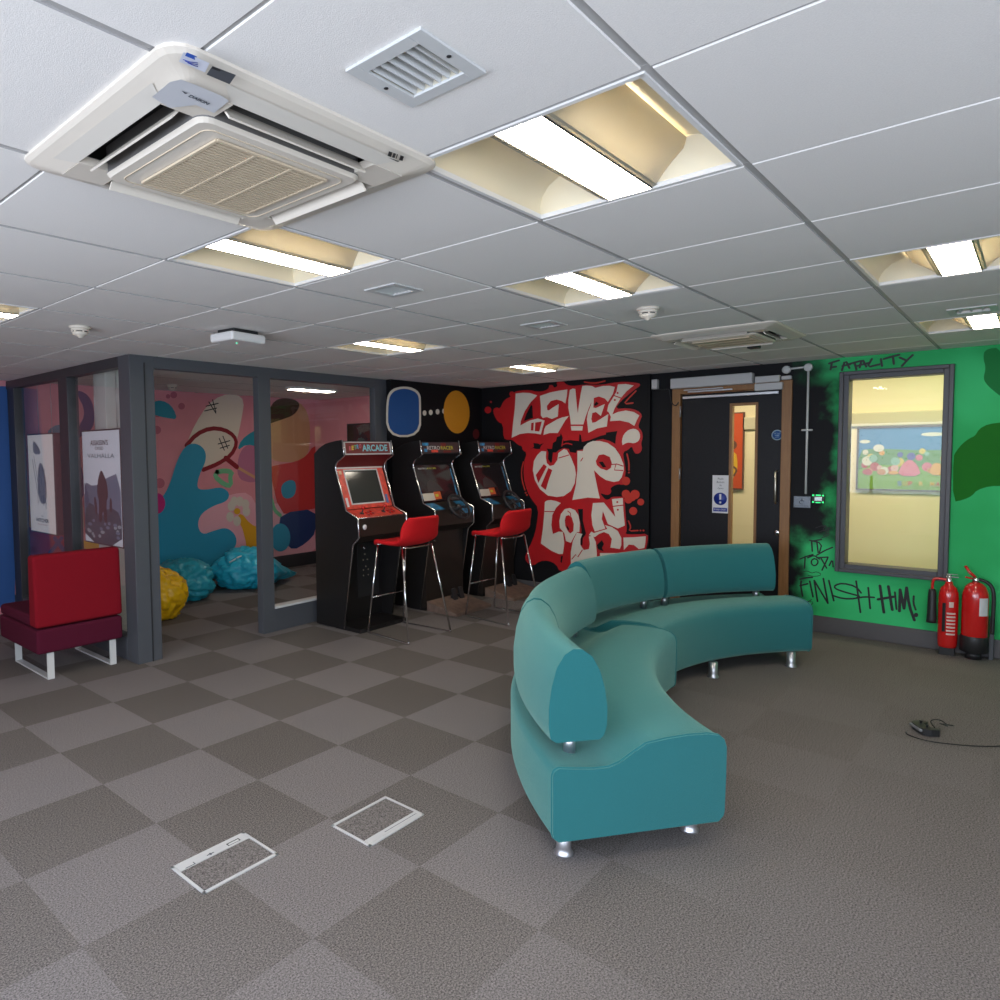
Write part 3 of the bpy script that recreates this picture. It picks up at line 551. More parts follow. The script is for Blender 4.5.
# signs on the door leaf
M_paper = mat('white_sign', (.72, .72, .74), .4); M_signb = mat('sign_blue', (.012, .035, .28), .4)
sg = thing('door_sign', 'white door sign with a blue exclamation mark disc beside the glass slot', 'sign', (lx0, 2.07, 1.1))
sy0, sy1, sz0, sz1 = 2.012, 2.150, .935, 1.272
add(MB().box((lx0-.004, sy0, sz0), (lx0, sy1, sz1), M_paper), 'board', sg)
q = MB(); cyy = (sy0+sy1)/2
q.lathe([(.056, 0), (.056, .001), (0, .001)], M_signb, 32, (lx0-.004, cyy, 1.062), Matrix.Rotation(-PI/2, 4, 'Y'))
q.box((lx0-.0052, sy0+.010, sz0+.014), (lx0-.004, sy1-.010, sz0+.048), M_signb)
add(q, 'blue_disc', sg)
q = MB()
q.box((lx0-.0062, cyy-.008, 1.055), (lx0-.005, cyy+.008, 1.105), M_paper).lathe([(.010, 0), (.010, .001), (0, .001)], M_paper, 16, (lx0-.005, cyy, 1.030), Matrix.Rotation(-PI/2, 4, 'Y'))
text_mb(q, 'Keep clear', (lx0-.0056, sy1-.018, sz0+.022), (0, -1, 0), (0, 0, 1), M_paper, h=.018, width=.10)
for k, t in enumerate(('Push', 'Button', 'to', 'Open')):
    wd = (.046, .062, .018, .048)[k]; text_mb(q, t, (lx0-.0052, cyy+wd/2, 1.232-.029*k), (0, -1, 0), (0, 0, 1), M_eng, h=.018, width=wd)
add(q, 'sign_text', sg)
fd = thing('fire_door_disc', 'small round blue mandatory disc near the top right of the door', 'sign', (lx0, 1.632, 1.618))
add(MB().lathe([(.044, 0), (.044, .002), (0, .002)], mat('disc_rim', (.42, .55, .66), .4), 32, (lx0, 1.632, 1.618), Matrix.Rotation(-PI/2, 4, 'Y')).lathe([(.035, 0), (.035, .003), (0, .003)], mat('disc_blue', (.01, .09, .30), .4), 32, (lx0, 1.632, 1.618), Matrix.Rotation(-PI/2, 4, 'Y')), 'disc', fd)
q = MB()
for k, t in enumerate(('FIRE DOOR', 'KEEP', 'SHUT')):
    wd = (.052, .034, .034)[k]; text_mb(q, t, (lx0-.0034, 1.632+wd/2, 1.628-.017*k), (0, -1, 0), (0, 0, 1), MATS['disc_rim'], h=.009, width=wd)
add(q, 'disc_text', fd)
# ================================================================== window 1
wf = MB(); fw = .062; wx0, wx1 = XW-.055, XW+T
M_wf = mat('slate_frame', (.068, .068, .080), .42)
def ring(mb, x0, x1, y0, y1, z0, z1, t, m):
    mb.box((x0, y0, z0), (x1, y0+t, z1), m).box((x0, y1-t, z0), (x1, y1, z1), m).box((x0, y0+t, z0), (x1, y1-t, z0+t), m).box((x0, y0+t, z1-t), (x1, y1-t, z1), m)
ring(wf, XW-.028, XW+T, WY0, WY1, WZ0, WZ1, fw, M_wf)
ring(wf, XW-.055, XW-.01, WY0, WY1, WZ0, WZ1, .028, M_wf)
win = struct(wf.build('window_1', bevel=.004))
MB().box((XW+.03, WY0+fw-.005, WZ0+fw-.005), (XW+.036, WY1-fw+.005, WZ1-fw+.005), glass('window_glass', (.97,.98,.97), .015)).build('pane', win)
# corridor pictures
def poster(name, y0, y1, z0, z1, x, label): 
    t = thing(name, label, 'poster', (x, (y0+y1)/2, z0)); return t
py0, py1, pz0, pz1 = .42, 1.262, 1.118, 1.684
t = poster('framed_poster', py0, py1, pz0, pz1, X2, 'wide colourful blue and green poster on the cream wall behind the window')
q = MB(); ring(q, X2-.03, X2, py0-.012, py1+.012, pz0-.012, pz1+.012, .014, mat('poster_frame', (.10, .08, .06), .4)); add(q, 'frame', t)
q = MB(); E_ = .35
PM = lambda n, c: mat('poster_'+n, tuple(q_*.72 for q_ in c), .5, spec=.2)
q.box((X2-.018, py0, pz0), (X2-.002, py1, pz1), PM('sky', (.10, .30, .62))).box((X2-.0186, py0, pz0), (X2-.018, py1, pz0+.22), PM('grass', (.26, .50, .06)))
J = Paint(lambda u, v: Vector((X2-.018, py1-u*(py1-py0), pz1-v*(pz1-pz0))), (-1, 0, 0), .0008)
J.shape([(0,.36),(.15,.34),(.35,.35),(.55,.37),(1,.36),(1,1),(0,1)], PM('far_green', (.16, .36, .12)), 1, 1)
J.shape([(0,.62),(.3,.60),(.6,.64),(1,.60),(1,1),(0,1)], PM('grass', (.26, .50, .06)), 1, 2)
for u, v, r in ((.06,.22,.05),(.66,.12,.10),(.95,.17,.06)): J.circ(u, v, r, PM('cloud', (.85, .84, .78)), .03, layer=3)
random.seed(5)
cols = [(.75,.22,.30),(.85,.45,.08),(.80,.78,.66),(.70,.35,.15),(.12,.14,.45),(.75,.62,.12),(.55,.12,.10),(.80,.50,.45),(.30,.55,.45),(.85,.82,.78)]
for k in range(34):
    u = .06+.9*random.random(); v = .38+.34*random.random(); r = .022+.028*random.random(); J.circ(u, v, r, PM('dab%d' % (k % 10), cols[k % 10]), r*1.6, layer=4+k % 5)
J.shape([(.36,.78),(.40,.60),(.47,.50),(.54,.60),(.575,.78)], PM('rose', (.80, .25, .34)), 1, 10)
J.shape([(.64,.76),(.66,.60),(.70,.56),(.75,.60),(.76,.76)], PM('dab1', cols[1]), 1, 10); J.circ(.09, .72, .045, PM('dab6', cols[6]), .05, layer=10); J.circ(.22, .72, .04, PM('dab3', cols[3]), .05, layer=10)
J.circ(.33, .73, .045, PM('dab1', cols[1]), .03, layer=10); J.circ(.19, .33, .05, PM('cloud', (.85, .84, .78)), .06, layer=10)
mbj = J.mb
for v, f_, mm in zip([0], [0], [0]):
    off = len(q.v); base = [q.mi(m) for m in mbj.mats]; q.v += mbj.v
    for f, k, s_ in zip(mbj.f, mbj.m, mbj.sm): q.f.append([off+i for i in f]); q.m.append(base[k]); q.sm.append(s_)
add(q, 'picture', t, recalc=False)
q = MB(); lets = 'SUPER MARIO'; lc = [(.10,.18,.55),(.85,.55,.05),(.75,.10,.08),(.30,.55,.10),(.85,.55,.05)]
for k, ch in enumerate(lets):
    if ch == ' ': continue
    text_mb(q, ch, (X2-.030, py1-(.37+.047*k)*(py1-py0), pz0+.035), (0, -1, 0), (0, 0, 1), PM('let%d' % (k % 5), lc[k % 5]), h=.042, width=.030, bold=.02)
add(q, 'poster_lettering', t)
t = thing('canvas_print', 'orange red canvas print seen through the glass slot of the door', 'poster', (X2, 2.6, 1.08))
add(MB().box((X2-.03, 2.272, 1.078), (X2, 2.95, 1.885), mat('print_edge', (.12, .05, .03), .6)), 'stretcher', t)
q = MB(); q.box((X2-.032, 2.284, 1.09), (X2-.029, 2.938, 1.873), mat('print_orange', (.62, .085, .02), .5))
J = Paint(lambda u, v: Vector((X2-.032, 2.938-u*.654, 1.873-v*.783)), (-1, 0, 0), .0008)
J.circ(.85, .42, .07, mat('print_brown', (.14, .06, .04), .6), .06, layer=1); J.shape([(.7,.50),(.86,.50),(.93,.56),(.93,.86),(.7,.86)], mat('print_yellow', (.75, .45, .03), .6), 1, 1); J.stroke([(.85,.7),(.93,.75),(.88,.83)], .02, MATS['print_brown'], layer=2)
off = len(q.v); base = [q.mi(m) for m in J.mb.mats]; q.v += J.mb.v
for f, k, s_ in zip(J.mb.f, J.mb.m, J.mb.sm): q.f.append([off+i for i in f]); q.m.append(base[k]); q.sm.append(s_)
add(q, 'picture', t, recalc=False)
# ================================================================== ceiling things
def ceiling_light(i, j, label, k):
    x0 = U0+.6*i+.300; y0 = V0+.6*j+.300
    t = thing('ceiling_light', label, 'ceiling light', (x0, y0, H), 'recessed square ceiling lights')
    if k: return t, (x0, y0)
    h = .288
    q = MB(); 
    for a, b in (((-h-.004, -h-.004), (h+.004, -h+.008)), ((-h-.004, h-.008), (h+.004, h+.004)), ((-h-.004, -h), (-h+.008, h)), ((h-.008, -h), (h+.004, h))): q.box((*a, -.001), (*b, .012), M_white)
    q.build('trim_frame', t)
    # curved reflectors either side of the lamp basket, curved ends
    pr_ = [(-.285, .003), (-.28, .03), (-.262, .055), (-.235, .075), (-.20, .088), (-.165, .094)]
    for s_ in (-1, 1):
        q = MB(); n = len(pr_); m_ = 6; vs = []
        xs = [-h+.002, h-.002]
        for x in xs: vs += [(x, s_*y, z) for y, z in pr_]
        q.add(vs, [(k2, k2+1, n+k2+1, n+k2) for k2 in range(n-1)], M_reflector, True)
        for e in (-1, 1):     # sloping end panels
            q.add([(e*(h-.001), s_*.285, .003), (e*(h-.001), s_*.075, .003), (e*(h-.055), s_*.075, .095), (e*(h-.055), s_*.285, .095)], [(0, 1, 2, 3)], M_reflector)
        q.build('reflector', t, recalc=False)
    MB().box((-h, -.285, .096), (h, .285, .11), M_reflector).build('housing', t)
    for s_ in (-1, 1):
        pf = [(.073, .004), (.078, .012), (.10, .030), (.13, .050), (.16, .068), (.172, .088)]; n = len(pf)
        MB().add([(x, s_*y, z) for x in (-h+.004, h-.004) for y, z in pf], [(k2, k2+1, n+k2+1, n+k2) for k2 in range(n-1)], M_perf, True).add([(-h+.004, s_*.060, .002), (h-.004, s_*.060, .002), (h-.004, s_*.080, .006), (-h+.004, s_*.080, .006)], [(0, 1, 2, 3)], M_perf).build('perforated_side', t, recalc=False)
    q = MB().box((-h+.006, -.063, .003), (h-.006, .063, .006), M_diff); dfu = q.build('diffuser', t)
    q = MB().box((-h+.004, -.064, .0065), (h-.004, .064, .010), M_reflector)  # unseen backing plate, added to block the diffuser's upward glow
    for k2 in range(1, 5): q.box((-h+.004+.114*k2, -.063, .0012), (-h+.0055+.114*k2, .063, .003), M_grey)
    q.box((-h+.004, -.066, 0), (h-.004, -.063, .006), M_dark).box((-h+.004, .063, 0), (h-.004, .066, .006), M_dark).build('louvre_and_backing', t)
    for s_ in (-1, 1): MB().tube([(-h+.08, s_*.06, .06), (h-.08, s_*.06, .06)], .008, M_tube, 8).build('lamp_tube', t)
    return t, (x0, y0)
LL = [((0,0), 'large nearest recessed ceiling light with curved perforated metal sides, right of the ceiling air vent'),
      ((0,2), 'recessed ceiling light just beyond the near air conditioner'),
      ((2,1), 'recessed ceiling light beside the smoke detector nearer the door'),
      ((3,4), 'recessed ceiling light above the nearest arcade machine'),
      ((3,-1), 'recessed ceiling light at the right picture edge, nearer of the two there'),
      ((6,-1), 'recessed ceiling light above the window, close to the green wall'),
      ((6,4), 'small looking far ceiling light in front of the red lettering'),
      ((-1,5), 'ceiling light just entering at the left edge of the picture')]
proto = None
for k, ((i, j), lab) in enumerate(LL):
    if k == 0: proto, _ = ceiling_light(i, j, lab, 0)
    else:
        t, _ = ceiling_light(i, j, lab, k)
        for ch in list(proto.children): c = ch.copy(); C.objects.link(c); c.parent = t
# two more lights inside the pink room
for (x, y), lab in (((4.9, 5.9), 'long ceiling light inside the glass room above the bean bags'),):
    t = thing('strip_light', lab, 'ceiling light', (x, y, H))
    MB().box((-.30, -.08, -.025), (.30, .08, 0), M_white).build('body', t); MB().box((-.28, -.065, -.029), (.28, .065, -.025), M_diff).build('diffuser', t)
# cassette air conditioners
def cassette(x, y, label, deep):
    t = thing('air_conditioner', label, 'air conditioner', (x, y, H), 'ceiling cassette air conditioners')
    if deep is None: return t
    h = .362
    def rr(hh, r, z, n=5):
        out = []
        for cx, cy, a0 in ((1,1,0),(-1,1,90),(-1,-1,180),(1,-1,270)):
            for k in range(n): a = math.radians(a0+90*k/(n-1)); out.append(((hh-r)*cx+r*math.cos(a), (hh-r)*cy+r*math.sin(a), z))
        return out
    q = MB()      # shallow dished fascia with an open throat for the air slots
    rings = [rr(h, .05, 0), rr(h, .05, -.006), rr(h-.010, .045, -.012), rr(.290, .012, -.030), rr(.286, .010, -.012)]
    n = len(rings[0]); vs = [p for r_ in rings for p in r_]
    q.add(vs, [(a*n+b, a*n+(b+1) % n, (a+1)*n+(b+1) % n, (a+1)*n+b) for a in range(len(rings)-1) for b in range(n)], M_offwhite)
    for sx in (-1, 1):
        for sy in (-1, 1): q.box((sx*.192, sy*.192, -.031), (sx*.289, sy*.289, -.012), M_offwhite)
    q.build('fascia', t, recalc=False)
    MB().box((-.292, -.292, .03), (.292, .292, .034), mat('slot_black', (.012, .012, .013), .6)).build('throat', t)
    q = MB()      # central panel, slightly lower
    rings = [rr(.222, .03, .028), rr(.222, .03, -.034), rr(.214, .025, -.042), [(0, 0, -.042)]*n]
    q.add([p for r_ in rings[:2] for p in r_], [(b, (b+1) % n, n+(b+1) % n, n+b) for b in range(n)], mat('throat_grey', (.16, .155, .15), .6))
    q.add([p for r_ in rings[1:] for p in r_], [(a*n+b, a*n+(b+1) % n, (a+1)*n+(b+1) % n, (a+1)*n+b) for a in range(2) for b in range(n)], M_offwhite); pn = q.build('panel', t, recalc=False)
    q = MB().tube([(p[0]*.93, p[1]*.93, -.0424) for p in rr(.205, .025, 0)], .0014, M_grille, 6, True); q.build('panel_seam', pn)
    q = MB(); k2 = 26
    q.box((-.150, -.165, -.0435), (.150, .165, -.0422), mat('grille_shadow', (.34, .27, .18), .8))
    for k in range(k2): yy = -.160+.320*k/(k2-1); q.box((-.148, yy-.0036, -.0475), (.148, yy+.0036, -.0435), M_grille)
    for xx in (-.150, -.050, .050, .150): q.box((xx-.0035, -.165, -.0485), (xx+.0035, .165, -.0435), M_grille)
    for yy in (-.165, .165): q.box((-.150, yy-.0035, -.0485), (.150, yy+.0035, -.0435), M_grille)
    q.build('intake_grille', pn)
    for a in range(4):
        R_ = Matrix.Rotation(a*PI/2, 4, 'Z')
        q = MB(); vs = [R_ @ Vector(p) for p in ((-.186,.238,-.016),(.186,.238,-.016),(.186,.264,-.046),(-.186,.264,-.046),(-.186,.241,-.013),(.186,.241,-.013),(.186,.268,-.044),(-.186,.268,-.044))]
        q.add(vs, [(0,1,2,3),(7,6,5,4),(0,4,5,1),(1,5,6,2),(2,6,7,3),(3,7,4,0)], M_offwhite); q.build('louvre_flap', t)
        q = MB()      # raised lip line along the fascia outside the slot
        q.add([R_ @ Vector(p) for p in ((-.20,.291,-.0302),(.20,.291,-.0302),(.235,.330,-.0205),(-.235,.330,-.0205))], [(0,1,2,3)], mat('slot_lip', (.68, .64, .57), .45)); q.build('slot_lip', t, recalc=False)
    return t
ac1 = cassette(.98, 1.459, 'large near ceiling air conditioner cassette with open flaps, stickers and maker lettering', 1)
a2 = cassette(4.58, 1.459, 'far ceiling air conditioner cassette in front of the door wall', None)
for ch in list(ac1.children):
    c = ch.copy(); C.objects.link(c); c.parent = a2
    for g_ in ch.children: d = g_.copy(); C.objects.link(d); d.parent = c
# stickers, badge and lettering of the near one (corner towards the camera)
q = MB(); dn = Vector((0, 0, -1))
def acp(x, y, z): p = onZ(x, y, H+z); return p - Vector((.98, 1.459, H))
q.add([acp(*p) for p in ((152,97,-.034),(170,82,-.034),(181,79.5,-.034),(196,85,-.034),(222,96,-.034),(229,101,-.034),(214,113,-.034),(196,105,-.034),(170,108,-.034),(160,102,-.034))], [tuple(range(10))], mat('badge_silver', (.62, .63, .66), .4)); q.build('badge', ac1, recalc=False)
q = MB(); a, b = acp(183, 90.5, -.0352), acp(208, 101.5, -.0352); rt = (b-a).normalized(); upv = rt.cross(Vector((0, 0, 1))).normalized()*1
upv = -upv if (acp(190, 80, -.0352)-acp(190, 100, -.0352)).dot(upv) < 0 else upv
text_mb(q, 'DAIKIN', acp(188, 96, -.0345), rt, upv, M_eng, h=.010, width=(b-a).length*.78, bold=.03, depth=.0012)
q.add([acp(181.5,90.5,-.0355), acp(187.5,93.5,-.0355), acp(185,94,-.0355)], [(0,1,2)], M_eng); q.build('maker_lettering', ac1, recalc=False)
q = MB(); q.add([acp(*p) for p in ((183.5,52,-.022),(209.5,63,-.024),(205,72.5,-.026),(179,61.5,-.024))], [(0,1,2,3)], mat('sticker_pale', (.62, .64, .72), .4))
q.add([acp(*p) for p in ((187,52.3,-.0226),(197,56.5,-.0226),(195,60,-.0235),(185,55.7,-.0235))], [(0,1,2,3)], mat('sticker_blue', (.03, .10, .45), .4))
for k in range(3): q.tube([acp(183+k*2.2, 60+k*1.6-.5, -.0262), acp(190+k*2, 62+k*1.8, -.0262), acp(198, 63+k*1.8, -.0262)], .0007, M_signb, 4)
q.build('service_sticker', ac1, recalc=False)
q = MB(); q.add([acp(*p) for p in ((212.5,66,-.026),(236,75,-.028),(229.5,84.3,-.031),(206.5,74.5,-.029))], [(0,1,2,3)], mat('sticker_grey', (.07, .075, .085), .35))
q.add([acp(*p) for p in ((213,66.8,-.0266),(221,70,-.0272),(219.5,71.5,-.0278),(211.5,68.5,-.0272))], [(0,1,2,3)], M_dark); q.build('rating_plate', ac1, recalc=False)
q = MB()
for a, b in ((389,392.5),(393.5,396),(397,398),(400.5,404)): q.add([acp(a,151.3+(a-389)*.35,-.022), acp(b,151.3+(b-389)*.35,-.022), acp(b-1.5,155.8+(b-389)*.35,-.022), acp(a-1.5,155.8+(a-389)*.35,-.022)], [(0,1,2,3)], M_dark)
q.add([acp(386.5,157,-.022), acp(399,161,-.022), acp(398.4,162,-.022), acp(386,158,-.022)], [(0,1,2,3)], M_dark); q.build('barcode_sticker', ac1, recalc=False)
# air vents
def vent(x, y, hs, label, blades, dx=0, big=True):
    t = thing('air_vent', label, 'air vent', (x, y, H), 'square ceiling air vents')
    q = MB(); i_ = hs*.68; z0, z1 = -.006, 0
    for a, b in (((-hs, -hs), (hs, -i_)), ((-hs, i_), (hs, hs)), ((-hs, -i_), (-i_, i_)), ((i_, -i_), (hs, i_))): q.box((*a, z0), (*b, z1), M_vent)
    q.build('frame', t, bevel=.001)
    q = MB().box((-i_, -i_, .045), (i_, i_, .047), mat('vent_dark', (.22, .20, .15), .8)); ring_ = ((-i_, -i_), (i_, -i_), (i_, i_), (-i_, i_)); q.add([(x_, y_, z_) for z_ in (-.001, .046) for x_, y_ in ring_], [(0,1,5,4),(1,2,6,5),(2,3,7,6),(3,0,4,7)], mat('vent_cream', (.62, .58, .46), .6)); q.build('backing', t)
    q = MB()
    for k in range(blades):
        u = -i_+2*i_*(k+.5)/blades; d = i_/blades*.9
        vs = [(-i_, u-d*.45, .022), (i_, u-d*.45, .022), (i_, u+d*.35, -.003), (-i_, u+d*.35, -.003)]
        vs2 = [(a, b+.0025, c+.0005) for a, b, c in vs]
        q.add(vs+vs2, [(0,1,2,3),(7,6,5,4),(0,4,5,1),(2,6,7,3),(1,5,6,2),(3,7,4,0)], M_vent)
    bl = q.build('blades', t, recalc=True)
    if big:
        for s_ in (-1, 1): MB().lathe([(.0045, 0), (.0045, .001), (0, .001)], M_dark, 12, (0, s_*(hs+i_)/2, z0-.0012)).build('screw', t)
    return t
vent(.984, .869, .0925, 'nearest white ceiling air vent with angled blades, between air conditioner and large light', 6)
vent(2.206, 2.09, .092, 'small ceiling air vent in the second row beyond the near air conditioner', 6, big=False)
vent(3.41, 2.07, .095, 'far small ceiling air vent left of the smoke detector', 6, big=False)
t = vent(4.66, .28, .10, 'ceiling air vent at the right picture edge between two ceiling lights', 3, big=False)
# smoke detectors
def smoke(x, y, label):
    t = thing('smoke_detector', label, 'smoke detector', (x, y, H), 'round ceiling smoke detectors'); 
    MB().lathe([(.055, 0), (.055, -.010), (.050, -.014)], M_offwhite, 28).build('base', t)
    MB().lathe([(.046, -.014), (.048, -.022), (.040, -.026)], M_offwhite, 28).lathe([(.038, -.026), (.038, -.032)], M_dark, 28).lathe([(.043, -.032), (.034, -.046), (.016, -.052), (.012, -.060), (0, -.062)], M_offwhite, 28).build('chamber', t)
    q = MB()
    for k in range(6): a = k*PI/3; q.box((-.004, .036, -.033), (.004, .044, -.025), M_offwhite, Matrix.Rotation(a, 4, 'Z'))
    q.build('ribs', t)
smoke(3.394, 1.465, 'cream smoke detector on the ceiling right of centre, nearer the door')
smoke(1.605, 3.90, 'cream smoke detector on the ceiling at left above the glass corner')
smoke(3.6, 6.55, 'smoke detector on the ceiling inside the glass room')
# access point
t = thing('wireless_unit', 'white box with a green status light hanging below the ceiling', 'network box', (2.30, 3.42, H), rz=.1)
MB().box((-.125, -.10, -.072), (.125, .10, -.022), M_white).build('case', t, bevel=.014, seg=3)
MB().box((-.09, -.07, -.024), (.09, .07, 0), M_dark).build('bracket', t, bevel=.003)
MB().lathe([(.004, 0), (.004, -.002), (0, -.002)], mat('green_led', (.05, .9, .4), .4, emit=3), 10, (-.02, -.01, -.072)).build('status_light', t)
t = MB().box((5.09, 1.43, H-.025), (5.17, 1.50, H), M_dark).build('ceiling_sensor', bevel=.006); tag(t, 'tiny black sensor on the ceiling just beyond the far air conditioner', 'sensor')
# ================================================================== arcade machines
M_side = mat('black_laminate', (.012, .011, .011), .38); M_side.node_tree.nodes['Principled BSDF'].inputs['Specular IOR Level'].default_value = .4
M_art = mat('red_orange_artwork', (.74, .075, .045), .35, vary=.25, vscale=25); M_artd = mat('dark_red_artwork', (.16, .012, .012), .4)
M_blueart = mat('electric_blue_artwork', (.03, .22, .42), .3, vary=.7, vscale=22); M_fp = mat('dark_brown_panel', (.022, .016, .013), .4)
M_scr = mat('crt_glass', (.045, .048, .042), .12, spec=.6); M_scr2 = mat('dark_screen', (.022, .016, .018), .08, spec=.8)
prof = [(4.293,1.614),(4.36,1.608),(4.43,1.598),(4.50,1.584),(4.58,1.548),(4.645,1.50),(4.645,0.012),(4.30,0.012),(4.178,.742),(4.104,.806),(4.113,.963),(4.257,1.021),(4.378,1.372),(4.376,1.40),(4.352,1.435),(4.31,1.455),(4.266,1.482)]
OY = 4.30
def arcade(kind, X, dy, label):
    t = thing('arcade_machine', label, 'arcade machine', (X, OY+dy, 0), 'arcade machines against the black wall'); Wd = .605; sd = .018
    P = lambda x, y, z: (x, y-OY, z)
    for x0, x1 in ((0, sd), (Wd-sd, Wd)):
        sp = MB().prism(prof, lambda u, v, tt: P(tt, u, v), x0, x1, M_side).build('side_panel', t)
        fr_ = [(4.293,1.614),(4.266,1.482),(4.31,1.455),(4.352,1.435),(4.376,1.40),(4.378,1.372),(4.257,1.021),(4.113,.963),(4.104,.806),(4.178,.742),(4.30,.012)]
        MB().tube([P((x0+x1)/2, y-.003, z) for y, z in fr_], .0075, M_chrome, 8).build('chrome_trim', sp)
    a, b = sd, Wd-sd
    # carcass: roof, back, front panels
    q = MB(); q.add([P(x, y, z) for x in (a, b) for y, z in ((4.30,1.605),(4.50,1.575),(4.62,1.49),(4.62,.02),(4.50,.02),(4.50,1.45))], [(0,1,2,3,4,5),(11,10,9,8,7,6),(0,6,7,1),(1,7,8,2),(2,8,9,3),(3,9,10,4),(4,10,11,5),(5,11,6,0)], M_side); q.build('carcass', t)
    fy = 4.42 if kind == 'retro' else 4.235
    MB().box(P(a, fy, .03), P(b, 4.50, .80), M_fp if kind != 'retro' else M_side).build('front_panel', t)
    # marquee
    q = MB().add([P(x, y, z) for x in (a, b) for y, z in ((4.290,1.600),(4.272,1.490),(4.30,1.486),(4.32,1.600))], [(0,1,2,3),(7,6,5,4),(0,4,5,1),(1,5,6,2),(2,6,7,3),(3,7,4,0)], M_grey if kind == 'retro' else M_dark); mq = q.build('marquee', t)
    q = MB(); o = Vector(P(a+.02, 4.273, 1.497)); up_ = Vector((0, .018, .110)).normalized(); rt_ = Vector((1, 0, 0))
    def face(u0, u1, v0, v1, m, d): q.add([o+rt_*u+up_*v+Vector((0, -d, 0)) for u, v in ((u0,v0),(u1,v0),(u1,v1),(u0,v1))], [(0,1,2,3)], m)
    if kind == 'retro':
        face(0, .53, .004, .096, M_artd, .0015)
        text_mb(q, 'ARCADE', o+rt_*.19+up_*.022+Vector((0, -.002, 0)), rt_, up_, mat('letter_cyan', (.20, .55, .62), .4), h=.058, width=.31, bold=.03)
        for k, ch in enumerate('RETRO'): text_mb(q, ch, o+rt_*(.035+.030*k)+up_*(.028+.005*k)+Vector((0, -.002, 0)), rt_, up_+rt_*.15, mat('letter_%d' % (k % 4), ((.60,.10,.15),(.75,.55,.05),(.10,.45,.20),(.10,.35,.60))[k % 4], .4), h=.038, width=.026, bold=.04)
    else:
        face(-.015, .545, .002, .10, mat('marquee_dark_art', (.05, .025, .03), .3), .0015)
        for u0, u1, v0, v1, m in ((.0,.09,.07,.098,M_blueart),(.02,.06,.01,.04,M_blueart),(.27,.35,.06,.098,M_artd),(.12,.22,.005,.03,M_art),(.30,.42,.002,.022,M_artd),(.47,.53,.06,.098,MATS['marquee_dark_art'])): face(u0, u1, v0, v1, m, .002)
        text_mb(q, 'RETRO', o+rt_*.06+up_*.030+Vector((0, -.003, 0)), rt_, up_, mat('letter_white', (.72, .72, .70), .4), h=.036, width=.19, bold=.0)
        text_mb(q, 'RACER', o+rt_*.265+up_*.030+Vector((0, -.003, 0)), rt_, up_, mat('letter_yellow', (.62, .58, .05), .4), h=.036, width=.19, bold=.0)
    q.build('marquee_art', mq, recalc=False)
    # underside and header
    q = MB().add([P(x, y, z) for x in (a, b) for y, z in ((4.276,1.488),(4.372,1.405),(4.402,1.372),(4.42,1.40),(4.32,1.49))], [(0,1,2,3,4),(9,8,7,6,5),(0,5,6,1),(1,6,7,2),(2,7,8,3),(3,8,9,4),(4,9,5,0)], M_artd if kind == 'retro' else M_side); q.build('hood', t)
    # screen surround: inclined plane
    s0 = Vector(P(a, 4.272, 1.030)); su = Vector(P(a, 4.398, 1.380))-s0; hl = su.length; su.normalize(); sn_ = Vector((0, -su.z, su.y)); sw_ = b-a
    def quad(mb, u0, u1, v0, v1, d0, d1, m): 
        mb.add([s0+rt_*u+su*v+sn_*d for d in (d0, d1) for u, v in ((u0,v0),(u1,v0),(u1,v1),(u0,v1))], [(0,1,2,3),(7,6,5,4),(0,4,5,1),(1,5,6,2),(2,6,7,3),(3,7,4,0)], m); return mb
    if kind == 'retro':
        bz = MB(); x0, x1, v0, v1 = .085, sw_-.075, .035, hl-.02
        quad(bz, 0, x0, 0, hl, -.02, 0, M_art); quad(bz, x1, sw_, 0, hl, -.02, 0, M_art); quad(bz, x0, x1, 0, v0, -.02, 0, M_art); quad(bz, x0, x1, v1, hl, -.02, 0, M_art)
        bz = bz.build('screen_bezel', t)
        q = MB(); quad(q, 0, sw_, hl-.012, hl, 0, .006, M_vent)
        for u0, u1, w0, w1 in ((x0, x0+.012, v0, v1), (x1-.012, x1, v0, v1), (x0, x1, v0, v0+.012), (x0, x1, v1-.012, v1)): quad(q, u0, u1, w0, w1, 0, .004, M_vent)
        q.build('silver_edge', bz)
        quad(MB(), x0, x1, v0, v1, -.018, -.012, M_scr).build('screen', t)
        q = MB(); quad(q, .03, .055, .02, .10, 0, .002, M_paper); quad(q, sw_-.06, sw_-.03, .03, .11, 0, .002, mat('bezel_blue', (.10, .16, .35), .4)); quad(q, .03, .06, hl-.06, hl-.03, 0, .002, mat('bezel_yellow', (.75, .5, .3), .4)); quad(q, .05, .12, .015, .03, 0, .0025, MATS['bezel_yellow']) if 0 else None
        q.build('bezel_sticker', bz)
    else:
        bz = quad(MB(), 0, sw_, 0, hl, -.02, 0, M_scr2).build('screen', t)
        q = MB()
        for k in range(7): quad(q, .006, .030-.002*k, .03+.04*k, .065+.04*k, 0, .001, M_blueart); quad(q, sw_-.030+.002*k, sw_-.006, .05+.04*k, .085+.04*k, 0, .001, M_blueart)
        quad(q, .03, .20, .012, .085, 0, .001, mat('notice_cream', (.66, .60, .50), .5)); quad(q, .20, .30, .020, .095, 0, .0012, mat('art_orange', (.65, .12, .03), .4)); quad(q, .215, .26, .045, .07, 0, .0016, MATS['letter_yellow'])
        q.add([s0+rt_*u+su*v+sn_*.0009 for u, v in ((.12,.10),(.36,.10),(.30,.17),(.20,.22),(.14,.19))], [(0,1,2,3,4)], mat('art_grey', (.055, .05, .05), .25))
